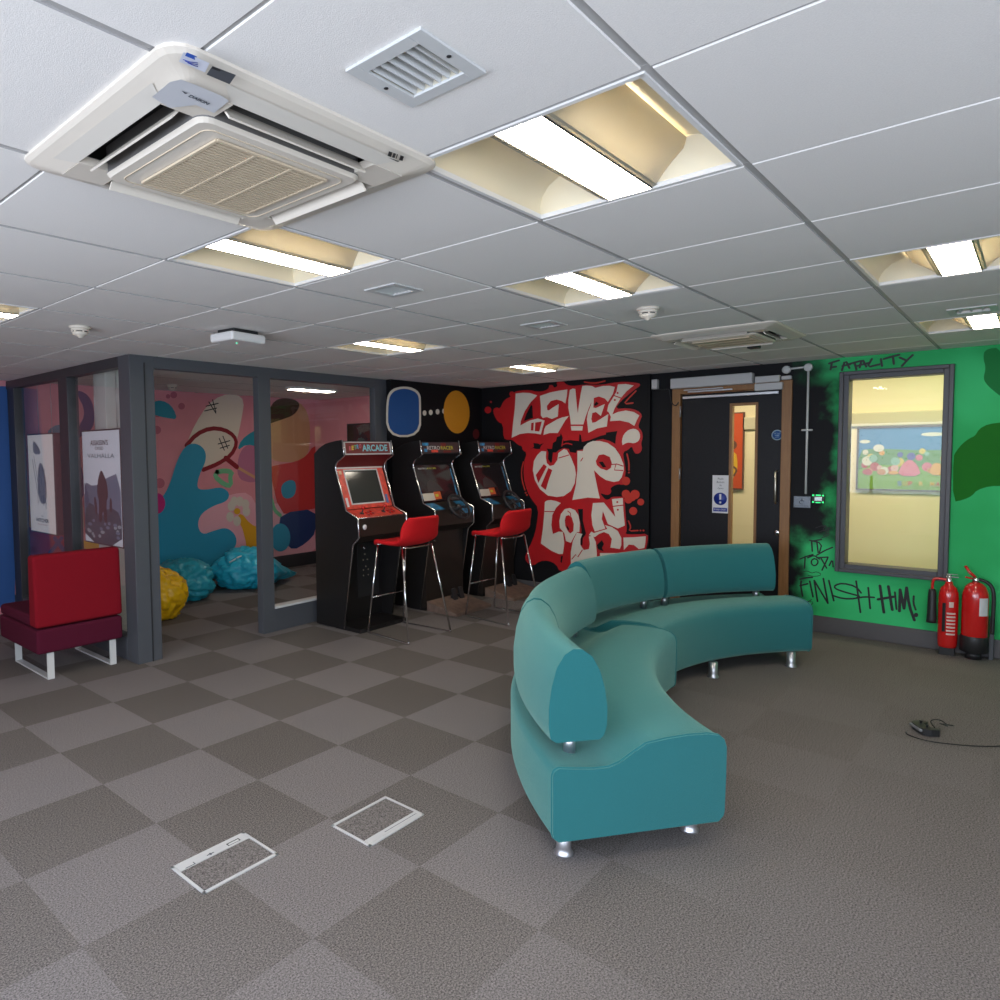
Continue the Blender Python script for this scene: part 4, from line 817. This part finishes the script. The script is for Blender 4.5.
        text_mb(q, 'RETRO', s0+rt_*.07+su*(hl-.045)+sn_*.001, rt_, su, MATS['letter_white'], h=.016, width=.13); text_mb(q, 'RACER', s0+rt_*.205+su*(hl-.045)+sn_*.001, rt_, su, MATS['letter_yellow'], h=.016, width=.13)
        q.build('screen_artwork', bz, recalc=False)
    # control panel
    top = M_art if kind == 'retro' else M_fp
    q = MB().add([P(x, y, z) for x in (a, b) for y, z in ((4.272,1.022),(4.118,.958),(4.108,.812),(4.18,.75),(4.42,.75),(4.42,1.03))], [(0,1,2,3,4,5),(11,10,9,8,7,6),(1,7,8,2),(2,8,9,3),(3,9,10,4),(4,10,11,5)], M_fp).add([P(x, y, z) for x in (a, b) for y, z in ((4.272,1.022),(4.118,.958))], [(0,1,3,2)], top)
    cp = q.build('control_panel', t, recalc=False); cp.data.flip_normals() if 0 else None
    cs = Vector(P(0, 4.118, .958)); cu_ = (Vector(P(0, 4.272, 1.022))-cs); cl = cu_.length; cu_.normalize(); cn_ = Vector((0, -cu_.z, cu_.y))
    at_ = lambda u, v, d=0: cs+rt_*u+cu_*v+cn_*d
    MR = Matrix(((1, 0, 0, 0), (0, cu_.y, cn_.y, 0), (0, cu_.z, cn_.z, 0), (0, 0, 0, 1)))
    if kind == 'retro':
        for k, u in enumerate((.14, .40)):
            MB().lathe([(.020, 0), (.018, .004), (.006, .006), (.006, .040), (.005, .046)], M_dark, 14, at_(u, .09), MR).lathe([(0, .040), (.012, .044), (.016, .054), (.012, .064), (0, .068)], M_red, 14, at_(u, .09), MR).build('joystick', cp)
            for i in range(3):
                for j in range(2): MB().lathe([(.013, 0), (.013, .004), (.009, .007), (0, .007)], (M_red if (i+j) % 2 else mat('button_dark_red', (.25, .01, .01), .3)), 14, at_(u+.050+.034*i, .055+.034*j+.01*i), MR).build('push_button', cp)
        MB().lathe([(.022, 0), (.022, .004), (.016, .010), (0, .012)], M_paper, 18, P(.085, 4.112, .888), Matrix.Rotation(PI/2, 4, 'X')).build('start_button', cp)
        q = MB().tube([at_(a, .002, .004), at_(b, .002, .004)], .004, M_chrome, 8); q.build('chrome_edge', cp)
        cdr = MB().box(P(.28, fy-.008, .22), P(b-.04, fy, .70), M_dark).build('coin_door', t, bevel=.003)
        MB().lathe([(.013, 0), (.013, .006), (0, .008)], M_chrome, 14, P(.365, fy-.008, .66), Matrix.Rotation(PI/2, 4, 'X')).build('coin_lock', cdr)
        for x, z in ((.20,.55),(.25,.55),(.22,.60),(.20,.46),(.26,.46),(.23,.49),(.20,.41),(.26,.41)): MB().lathe([(.005, 0), (.005, .003), (0, .004)], M_grille, 8, P(x+.15, fy-.008, z), Matrix.Rotation(PI/2, 4, 'X')).build('screw', cdr)
        # plinth with a shallow toe box
        MB().box(P(a, 4.11, .0), P(b, 4.42, .035), M_side).build('plinth', t, bevel=.003)
    else:
        q = MB(); q.add([at_(a+.01, .01, .002), at_(a+.17, .01, .002), at_(a+.15, .15, .002), at_(a+.01, .15, .002)], [(0,1,2,3)], M_blueart); q.add([at_(b-.16, .01, .002), at_(b-.01, .01, .002), at_(b-.01, .15, .002), at_(b-.13, .15, .002)], [(0,1,2,3)], M_blueart)
        q.add([P(b-.15, 4.110, .82), P(b-.01, 4.110, .82), P(b-.005, 4.117, .955), P(b-.16, 4.117, .955)], [(0,1,2,3)], M_blueart)
        q.build('blue_artwork', cp, recalc=False)
        # steering wheel on a column
        wc = Vector(P(.275, 4.035, .985)); wn_ = Vector((0, -.82, .57)).normalized(); wu = Vector((1, 0, 0)); wv = wn_.cross(wu)
        sw_o = MB().tube([wc+wu*.128*math.cos(k*PI/18)+wv*.128*math.sin(k*PI/18) for k in range(36)], .0125, M_dark, 10, True).build('steering_wheel', t)
        q = MB(); q.lathe([(.032, -.006), (.034, .004), (.025, .012), (0, .013)], M_dark, 18, wc, Matrix((( wu.x, wv.x, wn_.x, 0), (wu.y, wv.y, wn_.y, 0), (wu.z, wv.z, wn_.z, 0), (0, 0, 0, 1))))
        for an in (0, PI, -PI/2-.35, -PI/2+.35): q.tube([wc, wc+(wu*math.cos(an)+wv*math.sin(an))*.123], .008, M_dark, 8)
        q.build('wheel_spokes', sw_o)
        MB().tube([wc, wc-wn_*.11+Vector((0, .02, 0))], .028, M_dark, 14).build('steering_column', t)
        MB().lathe([(.009, 0), (.009, .006), (0, .007)], M_chrome, 12, P(.145, fy, .66), Matrix.Rotation(PI/2, 4, 'X')).build('door_lock', t)
        MB().box(P(a, 4.24, 0), P(b, 4.50, .03), M_side).build('plinth', t)
    return t
arcade('retro', 3.87, 0, 'nearest arcade machine with a red control panel and two joysticks')
ar2 = arcade('racer', 4.85, 0, 'middle arcade racing machine with a steering wheel, left of the two racers')
ar3 = thing('arcade_machine', 'far right arcade racing machine with a steering wheel, beside the red lettering wall', 'arcade machine', (5.715, OY-.03, 0), 'arcade machines against the black wall')
for ch in list(ar2.children):
    c = ch.copy(); C.objects.link(c); c.parent = ar3
    for g_ in ch.children: d = g_.copy(); C.objects.link(d); d.parent = c
# pedal units
M_pedw = mat('worn_brown_board', (.19, .125, .095), .7, vary=.2, vscale=20)
def pedals(x, y, label):
    t = thing('pedal_unit', label, 'pedals', (x, y, 0), 'racing pedal boards on the floor')
    w_, d = .54, .36
    MB().add([(u, v, z) for u in (0, w_) for v, z in ((0, 0), (0, .028), (d, .095), (d, 0))], [(0,1,2,3),(7,6,5,4),(0,4,5,1),(1,5,6,2),(2,6,7,3),(3,7,4,0)], M_pedw).build('board', t, bevel=.004)
    for u in (.31, .41):
        pts = [(-.026,0),(.026,0),(.030,.03),(.030,.085),(.022,.11),(-.022,.11),(-.030,.085),(-.030,.03)]
        MB().prism(pts, lambda a_, b_, tt: (u+a_, .255+b_*.28+tt, .072+b_*1.0), -.009, .009, M_dark).build('pedal', t, bevel=.003)
        MB().box((u-.012, .275, .07), (u+.012, .31, .11), M_dark).build('pedal_bracket', t)
pedals(4.865, 3.865, 'brown pedal board on the floor in front of the middle arcade racing machine')
pedals(5.745, 3.83, 'brown pedal board on the floor in front of the far right arcade racing machine')
# ================================================================== bar stools
def stool_parts(t):
    rows = [(.222,.742,.150,.006),(.207,.757,.175,.006),(.17,.768,.195,.012),(.09,.764,.205,.018),(.0,.758,.210,.022),(-.075,.758,.212,.028),(-.125,.772,.212,.036),(-.172,.805,.216,.040),(-.194,.86,.214,.040),(-.208,.915,.206,.036),(-.218,.965,.192,.028),(-.224,.990,.155,.020)]
    nx = 13; q = MB(); vs = []
    for y, z, wd, cu in rows:
        for i in range(nx):
            s_ = -1+2*i/(nx-1); up_ = cu*abs(s_)**2.2
            back = max(0, min(1, (z-.77)/.1)) if y < -.1 else 0
            vs.append((wd*math.sin(s_*PI/2*.93)/math.sin(PI/2*.93), y+up_*1.6*back, z+up_*(1-back)))
    n = len(rows)
    q.add(vs, [(a*nx+b, a*nx+b+1, (a+1)*nx+b+1, (a+1)*nx+b) for a in range(n-1) for b in range(nx-1)], M_stool, True)
    o = q.build('seat', t, solid=.036, sub=2, recalc=False)
    R_ = .0082
    for s_ in (-1, 1):
        MB().tube([(s_*.175, -.125, .745), (s_*.255, -.262, .012)], R_, M_chrome, 10).build('leg', t)
        MB().tube([(s_*.165, .165, .745), (s_*.215, .245, .012)], R_, M_chrome, 10).build('leg', t)
        MB().tube(smoothpoly([(s_*.255, -.262, .018), (s_*.255, -.264, .0075), (s_*.254, -.24, .0075), (s_*.216, .23, .0075), (s_*.215, .247, .0075), (s_*.215, .245, .018)], 1, False), R_, M_chrome, 10).build('floor_runner', t)
    MB().tube([(-.196, .217, .30), (.196, .217, .30)], R_*.85, M_chrome, 10).build('footrest', t)
    MB().tube([(-.175, -.125, .745), (-.1, -.14, .738), (.1, -.14, .738), (.175, -.125, .745)], R_*.9, M_chrome, 8).tube([(-.165, .175, .745), (.165, .175, .745)], R_*.9, M_chrome, 8).build('seat_frame', t)
st1 = thing('bar_stool', 'red bar stool on chrome sled legs in front of the nearest arcade machine', 'bar stool', (4.165, 3.84, 0), 'red bar stools', rz=-.02)
stool_parts(st1)
st2 = thing('bar_stool', 'red bar stool on chrome sled legs between the middle arcade machine and the teal sofa', 'bar stool', (5.15, 3.57, 0), 'red bar stools', rz=-.03)
for ch in list(st1.children): c = ch.copy(); C.objects.link(c); c.parent = st2
# ================================================================== curved sofa
def arc_sweep(mb, prof_, a0, a1, n, m, closed=True):
    k = len(prof_); vs = []
    for i in range(n+1):
        a = math.radians(a0+(a1-a0)*i/n)
        for r, z in prof_: vs.append((r*math.cos(a), r*math.sin(a), z))
    fs = [(i*k+j, i*k+(j+1) % k, (i+1)*k+(j+1) % k, (i+1)*k+j) for i in range(n) for j in range(k)]
    mb.add(vs, fs, m, True)
    tri = tessellate_polygon([[Vector((r, z, 0)) for r, z in prof_]])
    mb.add(vs[:k], [tuple(range(k))], m); mb.add(vs[-k:], [tuple(range(k-1, -1, -1))], m)
seatP = [(2.375,.117),(2.38,.132),(2.38,.345),(2.372,.362),(2.355,.370),(2.30,.362),(2.22,.354),(2.16,.354),(2.115,.368),(2.065,.398),(2.01,.428),(1.93,.438),(1.84,.443),(1.77,.441),(1.725,.431),(1.70,.410),(1.69,.38),(1.69,.30),(1.695,.132),(1.70,.117),(1.72,.098),(2.355,.098)]
backP = [(r_, z+.012) for r_, z in [(2.165,.42),(2.335,.42),(2.358,.435),(2.366,.48),(2.366,.55),(2.355,.63),(2.335,.70),(2.305,.748),(2.27,.768),(2.235,.765),(2.195,.735),(2.165,.68),(2.145,.61),(2.135,.54),(2.137,.47),(2.148,.435)]]
def sofa(name, label, c, a0, a1, mid, legs, b0, b1, bk, seatP=seatP):
    t = thing(name, label, 'sofa', (c[0], c[1], 0), 'teal curved sofa sections')
    q = MB(); arc_sweep(q, seatP, a0, a1, 40, M_teal); s_ = q.build('seat', t, bevel=.008, seg=3)
    # piped seam along the end panels
    for a in (a0-.28, a1+.28):
        ca, sa = math.cos(math.radians(a)), math.sin(math.radians(a)); MB().tube([((r_+(.001 if r_ > 2 else -.001))*ca, (r_+(.001 if r_ > 2 else -.001))*sa, z+(.001 if z > .3 else -.001)) for r_, z in seatP], .0042, M_teal, 6, True).build('piping', s_)
    for r, a in legs:
        x, y = r*math.cos(math.radians(a)), r*math.sin(math.radians(a))
        MB().lathe([(.036, 0), (.037, .006), (.030, .014), (.028, .03), (.028, .102)], M_alu, 22, (x, y, 0)).build('leg', t)
    for x0, x1 in ((b0, mid+bk), (mid-bk, b1)):
        q = MB(); arc_sweep(q, backP, x0, x1, 24, M_teal); bo = q.build('backrest', t, bevel=.024, seg=4)
        d = (x1-x0); 
        for a in (x0+math.copysign(2.2, d), x1-math.copysign(2.2, d)):
            x, y = 2.25*math.cos(math.radians(a)), 2.25*math.sin(math.radians(a)); MB().lathe([(.023, .345), (.023, .43)], M_alu, 18, (x, y, 0)).build('support_post', bo)
    return t
cA = (4.05, -.14); cB = (4.115, -.05)
seatA = [(r_-.012 if r_ < 1.8 else r_, z) for r_, z in seatP]
sofa('curved_sofa', 'near teal curved sofa section with its end facing the camera', cA, 144.4, 91.3, 120.5, [(2.30,142.2),(1.75,140.2),(2.30,118),(1.77,118),(2.30,97),(1.77,97)], 142.6, 94.2, .45, seatA)
sofa('curved_sofa', 'far teal curved sofa section in front of the door', cB, 92.2, 43.6, 69.3, [(2.30,89),(1.77,89),(2.30,69),(1.69+.0,71.0),(2.30,46.5),(1.70,48.5)], 91.8, 44.0, .45)
# ================================================================== red chair
rc = thing('lounge_chair', 'red low lounge chair with burgundy base and white sled legs seen from behind at left', 'chair', (1.93, 4.84, 0))
x0, x1 = -.292, .290
MB().box((x0, 0, .185), (x1, .74, .352), M_burg).build('seat_base', rc, bevel=.02, seg=3)
MB().box((x0+.004, .13, .353), (x1-.004, .735, .43), M_burg).build('seat_cushion', rc, bevel=.025, seg=3)
MB().add([(x, y, z) for x in (x0-.004, x1+.002) for y, z in ((-.004,.362),(.125,.362),(.115,.848),(.012,.848))], [(0,1,2,3),(7,6,5,4),(0,4,5,1),(1,5,6,2),(2,6,7,3),(3,7,4,0)], M_redf).build('backrest', rc, bevel=.022, seg=4)
M_leg = mat('white_powder_metal', (.66, .66, .64), .35)
for x in (-.20, .225):
    MB().box((x-.022, .03, 0), (x+.022, .66, .010), M_leg).box((x-.022, .03, .010), (x+.022, .042, .186), M_leg).box((x-.022, .648, .010), (x+.022, .66, .186), M_leg).build('sled_leg', rc)
MB().box((-.20, .30, .170), (.225, .35, .184), M_leg).build('cross_bar', rc)
# ================================================================== digital displays behind the glass
def display(y0, y1, label, kind, xx):
    z0, z1 = .795, 1.712
    t = thing('hanging_display', label, 'display screen', (xx, (y0+y1)/2, z0), 'portrait displays hanging behind the glass side')
    L_ = Vector(t.location)
    add(MB().box((xx, y0, z0), (xx+.11, y1, z1), M_dark), 'casing', t, bevel=.004)
    q = MB(); base_ = {'sketch': (.66, .64, .64), 'game': (.50, .52, .60), 'dark': (.02, .02, .03)}[kind]
    q.box((xx-.003, y0+.012, z0+.012), (xx, y1-.012, z1-.012), mat('screen_'+kind, base_, .3, emit=.30 if kind != 'dark' else 0))
    J = Paint(lambda u, v: Vector((xx-.003, y1-.012-u*(y1-y0-.024), z1-.012-v*(z1-z0-.024))), (-1, 0, 0), .0008)
    if kind == 'sketch':
        gm = mat('pencil_grey', (.20, .19, .19), .5); lg = mat('pencil_light', (.40, .38, .39), .5)
        random.seed(3)
        J.shape([(.25,.05),(.45,.12),(.55,.20),(.25,.20),(.20,.12)], lg, 1, 1)
        J.shape([(.42,.30),(.55,.28),(.66,.38),(.72,.55),(.68,.68),(.52,.72),(.38,.66),(.34,.50)], lg, 1, 1)
        for k in range(26):
            u = .34+.36*random.random(); v = .32+.34*random.random(); J.stroke([(u, v), (u+.06*(random.random()-.3), v+.10*random.random())], .008, gm, 0, layer=2)
        J.stroke([(.18,.25),(.36,.62)], .010, gm, 0, layer=2); J.stroke([(.25,.22),(.42,.60)], .008, gm, 0, layer=2)
    elif kind == 'game':
        J.shape([(0,.45),(.3,.50),(.6,.42),(1,.36),(1,1),(0,1)], mat('misty_blue', (.16, .22, .32), .4), 1, 1)
        J.shape([(0,.72),(.2,.62),(.45,.78),(.7,.66),(1,.72),(1,1),(0,1)], mat('deep_teal', (.03, .07, .10), .4), 1, 2)
        J.shape([(.40,.46),(.46,.38),(.52,.34),(.60,.40),(.66,.46),(.68,.58),(.62,.62),(.64,.80),(.56,.82),(.53,.68),(.48,.82),(.40,.80),(.43,.62),(.38,.56)], mat('shade_brown', (.05, .025, .03), .5), 1, 3)
        J.shape([(.28,.60),(.34,.58),(.38,.72),(.32,.76)], MATS['shade_brown'], 1, 3); J.shape([(.72,.58),(.78,.60),(.76,.72),(.70,.70)], MATS['shade_brown'], 1, 3)
        J.shape([(.02,.44),(.10,.52),(.16,.64),(.04,.72)], mat('slate_sail', (.10, .14, .24), .5), 1, 3)
        random.seed(8)
        for k in range(18): J.circ(random.random()*.9+.05, .80+.15*random.random(), .03+.03*random.random(), (MATS['misty_blue'] if k % 2 else mat('pale_spray', (.40, .46, .50), .5)), .015, layer=4)
    off = len(q.v); bs = [q.mi(m) for m in J.mb.mats]; q.v += J.mb.v
    for f, k, s_ in zip(J.mb.f, J.mb.m, J.mb.sm): q.f.append([off+i for i in f]); q.m.append(bs[k]); q.sm.append(s_)
    add(q, 'screen', t, recalc=False)
    q = MB(); wdt = y1-y0; u_, r_ = (0, 0, 1), (0, -1, 0); ink = mat('poster_ink', (.03, .03, .035), .5)
    if kind == 'sketch':
        text_mb(q, 'THE', (xx-.008, y1-wdt*.47, z0+.155), r_, u_, ink, h=.012, width=.05); text_mb(q, 'WITCHER', (xx-.008, y1-wdt*.26, z0+.105), r_, u_, ink, h=.035, width=wdt*.50, bold=.02)
        text_mb(q, 'WILD HUNT', (xx-.008, y1-wdt*.32, z0+.078), r_, u_, mat('ink_red', (.35, .05, .06), .5), h=.010, width=wdt*.38)
    elif kind == 'game':
        text_mb(q, "ASSASSIN'S", (xx-.008, y1-wdt*.26, z1-.125), r_, u_, ink, h=.042, width=wdt*.46, bold=.01); text_mb(q, 'CREED', (xx-.008, y1-wdt*.38, z1-.160), r_, u_, ink, h=.024, width=wdt*.22)
        text_mb(q, 'VALHALLA', (xx-.008, y1-wdt*.17, z1-.225), r_, u_, mat('ink_teal', (.12, .20, .24), .5), h=.034, width=wdt*.70)
    if q.v: add(q, 'poster_lettering', t)
    q = MB()
    for y in (y0+.15, y1-.15): q.tube([(xx+.05, y, z1-.005), (xx+.05, y, H)], .0025, M_alu, 6)
    add(q, 'hanging_cable', t)
display(5.10, 5.79, 'portrait display with a blue grey figure scene, hanging nearest the glass corner', 'game', XG+.095)
display(6.40, 7.02, 'portrait display with a pale pencil sketch poster, left of the colour display', 'sketch', XG+.095)
# dark set on the pink side wall
p0, p1 = onX(349.5, 424, XM), onX(374, 424.5, XM)
tv = thing('wall_television', 'black television on the pink side wall seen above the nearest arcade machine', 'television', (XM, (p0.y+p1.y)/2, p0.z-.5))
add(MB().box((XM-.05, p1.y-.35, p0.z-.55), (XM, p0.y, p0.z), M_dark), 'casing', tv, bevel=.006)
add(MB().box((XM-.053, p1.y-.33, p0.z-.53), (XM-.05, p0.y-.02, p0.z-.02), M_scr2), 'screen', tv)
# ================================================================== bean bags
def beanbag(x, y, rx, ry, h, m, seed, label, rz=0, tail=0):
    t = thing('bean_bag', label, 'bean bag', (x, y, 0), 'bean bags in the glass room', rz=rz)
    bm = bmesh.new(); bmesh.ops.create_icosphere(bm, subdivisions=5, radius=1)
    sd = Vector((seed*3.1, seed*1.7, seed))
    for v in bm.verts:
        p = v.co.copy()
        a = math.atan2(p.y, p.x)
        r_ = 1+.16*noise.noise(p*1.3+sd)
        fold = abs(noise.noise(Vector((p.x*2.2, p.y*2.2, p.z*1.1))*1.4+sd*2)); fold2 = abs(noise.noise(p*5+sd))
        fold3 = abs(noise.noise(Vector((p.x*3+p.y*4, p.y*3-p.x*3, p.z*2))+sd)); r_ += -.13*(1-min(1, fold*4.5)) - .055*(1-min(1, fold2*4)) - .05*(1-min(1, fold3*5))
        p *= r_
        z = p.z*h*.62+h*.48
        if z < .0: z = z*.05
        if tail and p.x > .45: q_ = (p.x-.45); p.x += q_*.75; p.y *= max(.4, 1-q_*1.1); z *= max(.4, 1-q_*1.1)
        z = max(z, .002+.01*abs(p.x))
        v.co = Vector((p.x*rx*(1.05-.15*max(0, p.z)), p.y*ry*(1.05-.15*max(0, p.z)), z))
    me = bpy.data.meshes.new('cover'); bm.to_mesh(me); bm.free(); me.materials.append(m)
    for p in me.polygons: p.use_smooth = True
    o = bpy.data.objects.new('cover', me); C.objects.link(o); o.parent = t
    return t
M_by = mat('yellow_nylon', (.95, .56, .008), .36); M_bt = mat('teal_nylon', (.025, .40, .52), .36); M_bc = mat('cyan_nylon', (.025, .50, .70), .36)
beanbag(3.02, 5.98, .32, .33, .47, M_by, 1, 'crumpled yellow bean bag just inside the glass room')
beanbag(3.66, 6.58, .36, .36, .40, M_bt, 2.3, 'teal blue bean bag behind the yellow one')
t = beanbag(4.50, 6.60, .40, .36, .42, M_bc, 3.7, 'bright cyan bean bag slumped furthest right below the mural', rz=-.15, tail=1)
MB().tube([(-.30, -.16, .32), (-.18, -.17, .375), (-.02, -.16, .395), (.10, -.14, .385)], .009, M_white, 6).build('piping', t)
# ================================================================== fire extinguishers
def tube_arc(pts): return smoothpoly([Vector(p) for p in pts], 2, False)
e1 = thing('fire_extinguisher', 'smaller red fire extinguisher with a black discharge horn, left of the two below the window', 'fire extinguisher', (6.275, .455, .0))
M_ext = mat('extinguisher_red', (.62, .012, .012), .22, coat=.8)
MB().lathe([(.030, 0), (.055, .004), (.057, .02), (.059, .06), (.059, .36), (.056, .40), (.045, .435), (.026, .455), (.020, .48)], M_ext, 30, (0, 0, .055)).build('cylinder', e1)
q = MB(); q.lathe([(.018, .50), (.020, .535), (.014, .586), (0, .587)], M_chrome, 16); q.build('valve', e1)
MB().box((-.012, -.055, .565), (.012, .02, .575), M_chrome).box((-.010, -.05, .585), (.010, .02, .592), M_chrome).build('lever', e1, bevel=.003)
MB().tube(tube_arc([(0, .01, .545), (0, .06, .55), (0, .085, .545), (0, .095, .52), (0, .095, .47)]), .009, M_ext, 10).build('discharge_pipe', e1)
MB().lathe([(.010, .47), (.020, .465), (.024, .44), (.030, .24), (.032, .22), (.026, .22)], M_dark, 20, (0, .095, 0)).build('horn', e1)
def wraplabel(par, r, zb, a0, a1, z0, z1, m, n=12, d=.0008):
    vs = []; 
    for z in (z0, z1):
        for i in range(n+1): a = math.radians(a0+(a1-a0)*i/n); vs.append(((r+d)*math.cos(a), (r+d)*math.sin(a), z+zb))
    return vs, [(i, i+1, n+2+i, n+1+i) for i in range(n)]
q = MB(); v_, f_ = wraplabel(e1, .059, .055, 175, 232, .14, .16, M_paper); P_lab = mat('label_pale', (.72, .55, .50), .5)
for k in range(7): v_, f_ = wraplabel(e1, .059, .055, 176, 228, .10+.025*k, .112+.025*k, P_lab); q.add(v_, f_, P_lab)
v_, f_ = wraplabel(e1, .059, .055, 150, 170, .12, .33, M_dark); q.add(v_, f_, M_dark)
v_, f_ = wraplabel(e1, .059, .055, 188, 214, .30, .34, P_lab); q.add(v_, f_, P_lab)
q.build('instruction_label', e1, recalc=False)
e2 = thing('fire_extinguisher', 'larger red fire extinguisher with a black base, rightmost below the window', 'fire extinguisher', (6.275, .306, .05))
e2.scale = (1, 1, .90)
MB().lathe([(.064, .055), (.070, .06), (.076, .075), (.076, .40), (.073, .45), (.058, .50), (.035, .525), (.024, .53)], M_ext, 32, (0, 0, .02)).build('cylinder', e2)
MB().lathe([(.074, .0), (.080, .005), (.080, .125), (.078, .13), (.074, .13)], M_dark, 32, (0, 0, 0)).build('base_ring', e2)
MB().lathe([(.022, .545), (.022, .58), (.012, .592), (0, .592)], M_chrome, 16).build('valve', e2)
MB().tube([(0, .0, .585), (0, .035, .625), (0, .062, .675)], [.010, .011, .009], M_ext, 8).tube([(0, .005, .575), (0, .06, .585)], .007, M_ext, 8).build('lever', e2)
MB().tube(tube_arc([(0, -.01, .58), (-.01, -.07, .56), (-.02, -.098, .50), (-.02, -.100, .40), (-.02, -.098, .16)]), .012, M_dark, 10).build('hose', e2)
q = MB(); v_, f_ = wraplabel(e2, .076, .02, 200, 245, .28, .42, M_paper); q.add(v_, f_, M_paper); q.build('instruction_label', e2, recalc=False)
for e, z in ((e1, .4), (e2, .4)):
    MB().box((XW-6.27-.052, -.02, z), (XW-6.27, .02, z+.03), M_dark).build('wall_bracket', e)
    MB().box((.03, -.03, 0), (.06, .03, .06), M_dark).build('wall_foot', e) if 0 else None
MB().box((-.03, -.045, 0), (.05, .045, .06), M_dark).build('stand_foot', e1, bevel=.004)
MB().lathe([(.045, -.055), (.045, 0)], M_dark, 24).build('stand_foot', e2)
t = MB().box((6.30, .20, 0), (6.37, .225, .30), M_frame2).build('floor_trunking', bevel=.003); tag(t, 'slim grey upright trunking at the right picture edge beside the fire extinguishers', 'trunking')
# ================================================================== floor boxes and game controller
def floorbox(x, y, flip, label):
    t = thing('floor_box', label, 'floor socket box', (x, y, 0), 'floor socket boxes')
    hx, hy = .158, .113; M_fb = mat('pale_grey_abs', (.56, .56, .56), .45)
    q = MB(); 
    for a, b in (((-hx, -hy), (hx, -hy+.013)), ((-hx, hy-.013), (hx, hy)), ((-hx, -hy), (-hx+.011, hy)), ((hx-.011, -hy), (hx, hy))): q.box((*a, .0), (*b, .005), M_fb)
    fr_ = q.build('frame', t, bevel=.001)
    if flip:   # broad strip on the side away from the camera
        q = MB().box((-hx+.012, hy-.052, .0), (hx-.012, hy-.014, .005), M_fb)
        q.box((.06, hy-.042, .005), (.115, hy-.024, .0056), M_dark).box((.064, hy-.040, .0056), (.110, hy-.030, .006), M_vent)
        q.box((-.10, hy-.050, .005), (-.075, hy-.046, .0056), M_eng).box((-.055, hy-.036, .005), (-.052, hy-.020, .0056), M_eng) if 0 else q.box((-.03, hy-.038, .005), (0, hy-.034, .0056), M_eng).box((-.018, hy-.043, .005), (-.012, hy-.029, .0056), M_eng).box((-.125, hy-.050, .005), (-.085, hy-.047, .0056), M_eng).box((-.088, hy-.050, .005), (-.085, hy-.034, .0056), M_eng)
        q.build('cable_flap', t)
        MB().box((-hx+.014, -hy+.016, .0), (hx-.014, hy-.054, .0035), M_carpet).build('lid', t)
    else:
        q = MB().box((-hx+.012, -hy+.014, .0), (hx-.012, -hy+.044, .005), M_fb); q.box((-.05, -hy+.026, .005), (hx-.02, -hy+.028, .0056), M_eng); q.build('cable_flap', t)
        MB().box((-hx+.014, -hy+.046, .0), (hx-.014, hy-.016, .0035), M_carpet).build('lid', t)
floorbox(1.353, 2.176, True, 'near white framed floor socket box with a cable flap, left of the pair')
floorbox(1.932, 1.952, False, 'white framed floor socket box nearer the sofa, right of the pair')
gc = thing('game_controller', 'black game controller lying on the carpet at right', 'game controller', (4.47, .41, 0), rz=.6); gc.scale = (.88, .88, .95)
q = MB()
body = [(-.075,-.045),(-.060,-.060),(-.040,-.040),(-.028,-.018),(.028,-.018),(.040,-.040),(.060,-.060),(.075,-.045),(.076,0),(.062,.035),(.03,.042),(-.03,.042),(-.062,.035),(-.076,0)]
q.prism(body, lambda a_, b_, tt: (a_, b_, tt), .004, .040, M_dark); q.build('body', gc, bevel=.010, seg=3)
for x, y in ((-.03, -.002), (.03, -.002)): MB().lathe([(.006, .038), (.006, .050), (.010, .053), (.008, .056), (0, .056)], M_dark, 12, (x, y, 0)).build('thumbstick', gc)
MB().box((-.055, .030, .020), (.055, .050, .034), mat('controller_silver', (.35, .36, .38), .3, .5)).build('front_edge', gc, bevel=.004)
cbm = MB().tube(tube_arc([(4.40, .475, .006), (4.36, .47, .006), (4.33, .40, .006), (4.34, .33, .006), (4.42, .17, .006), (4.55, .05, .006), (4.66, -.06, .006), (4.80, -.16, .006)]), .003, M_dark, 6)
cbm.tube(tube_arc([(4.56, .37, .006), (4.60, .40, .03), (4.62, .35, .04), (4.58, .31, .02), (4.56, .34, .035), (4.61, .36, .02), (4.66, .30, .006)]), .003, M_dark, 6)
t = cbm.build('controller_cable'); tag(t, 'thin black cable trailing over the carpet from the game controller', 'cable')
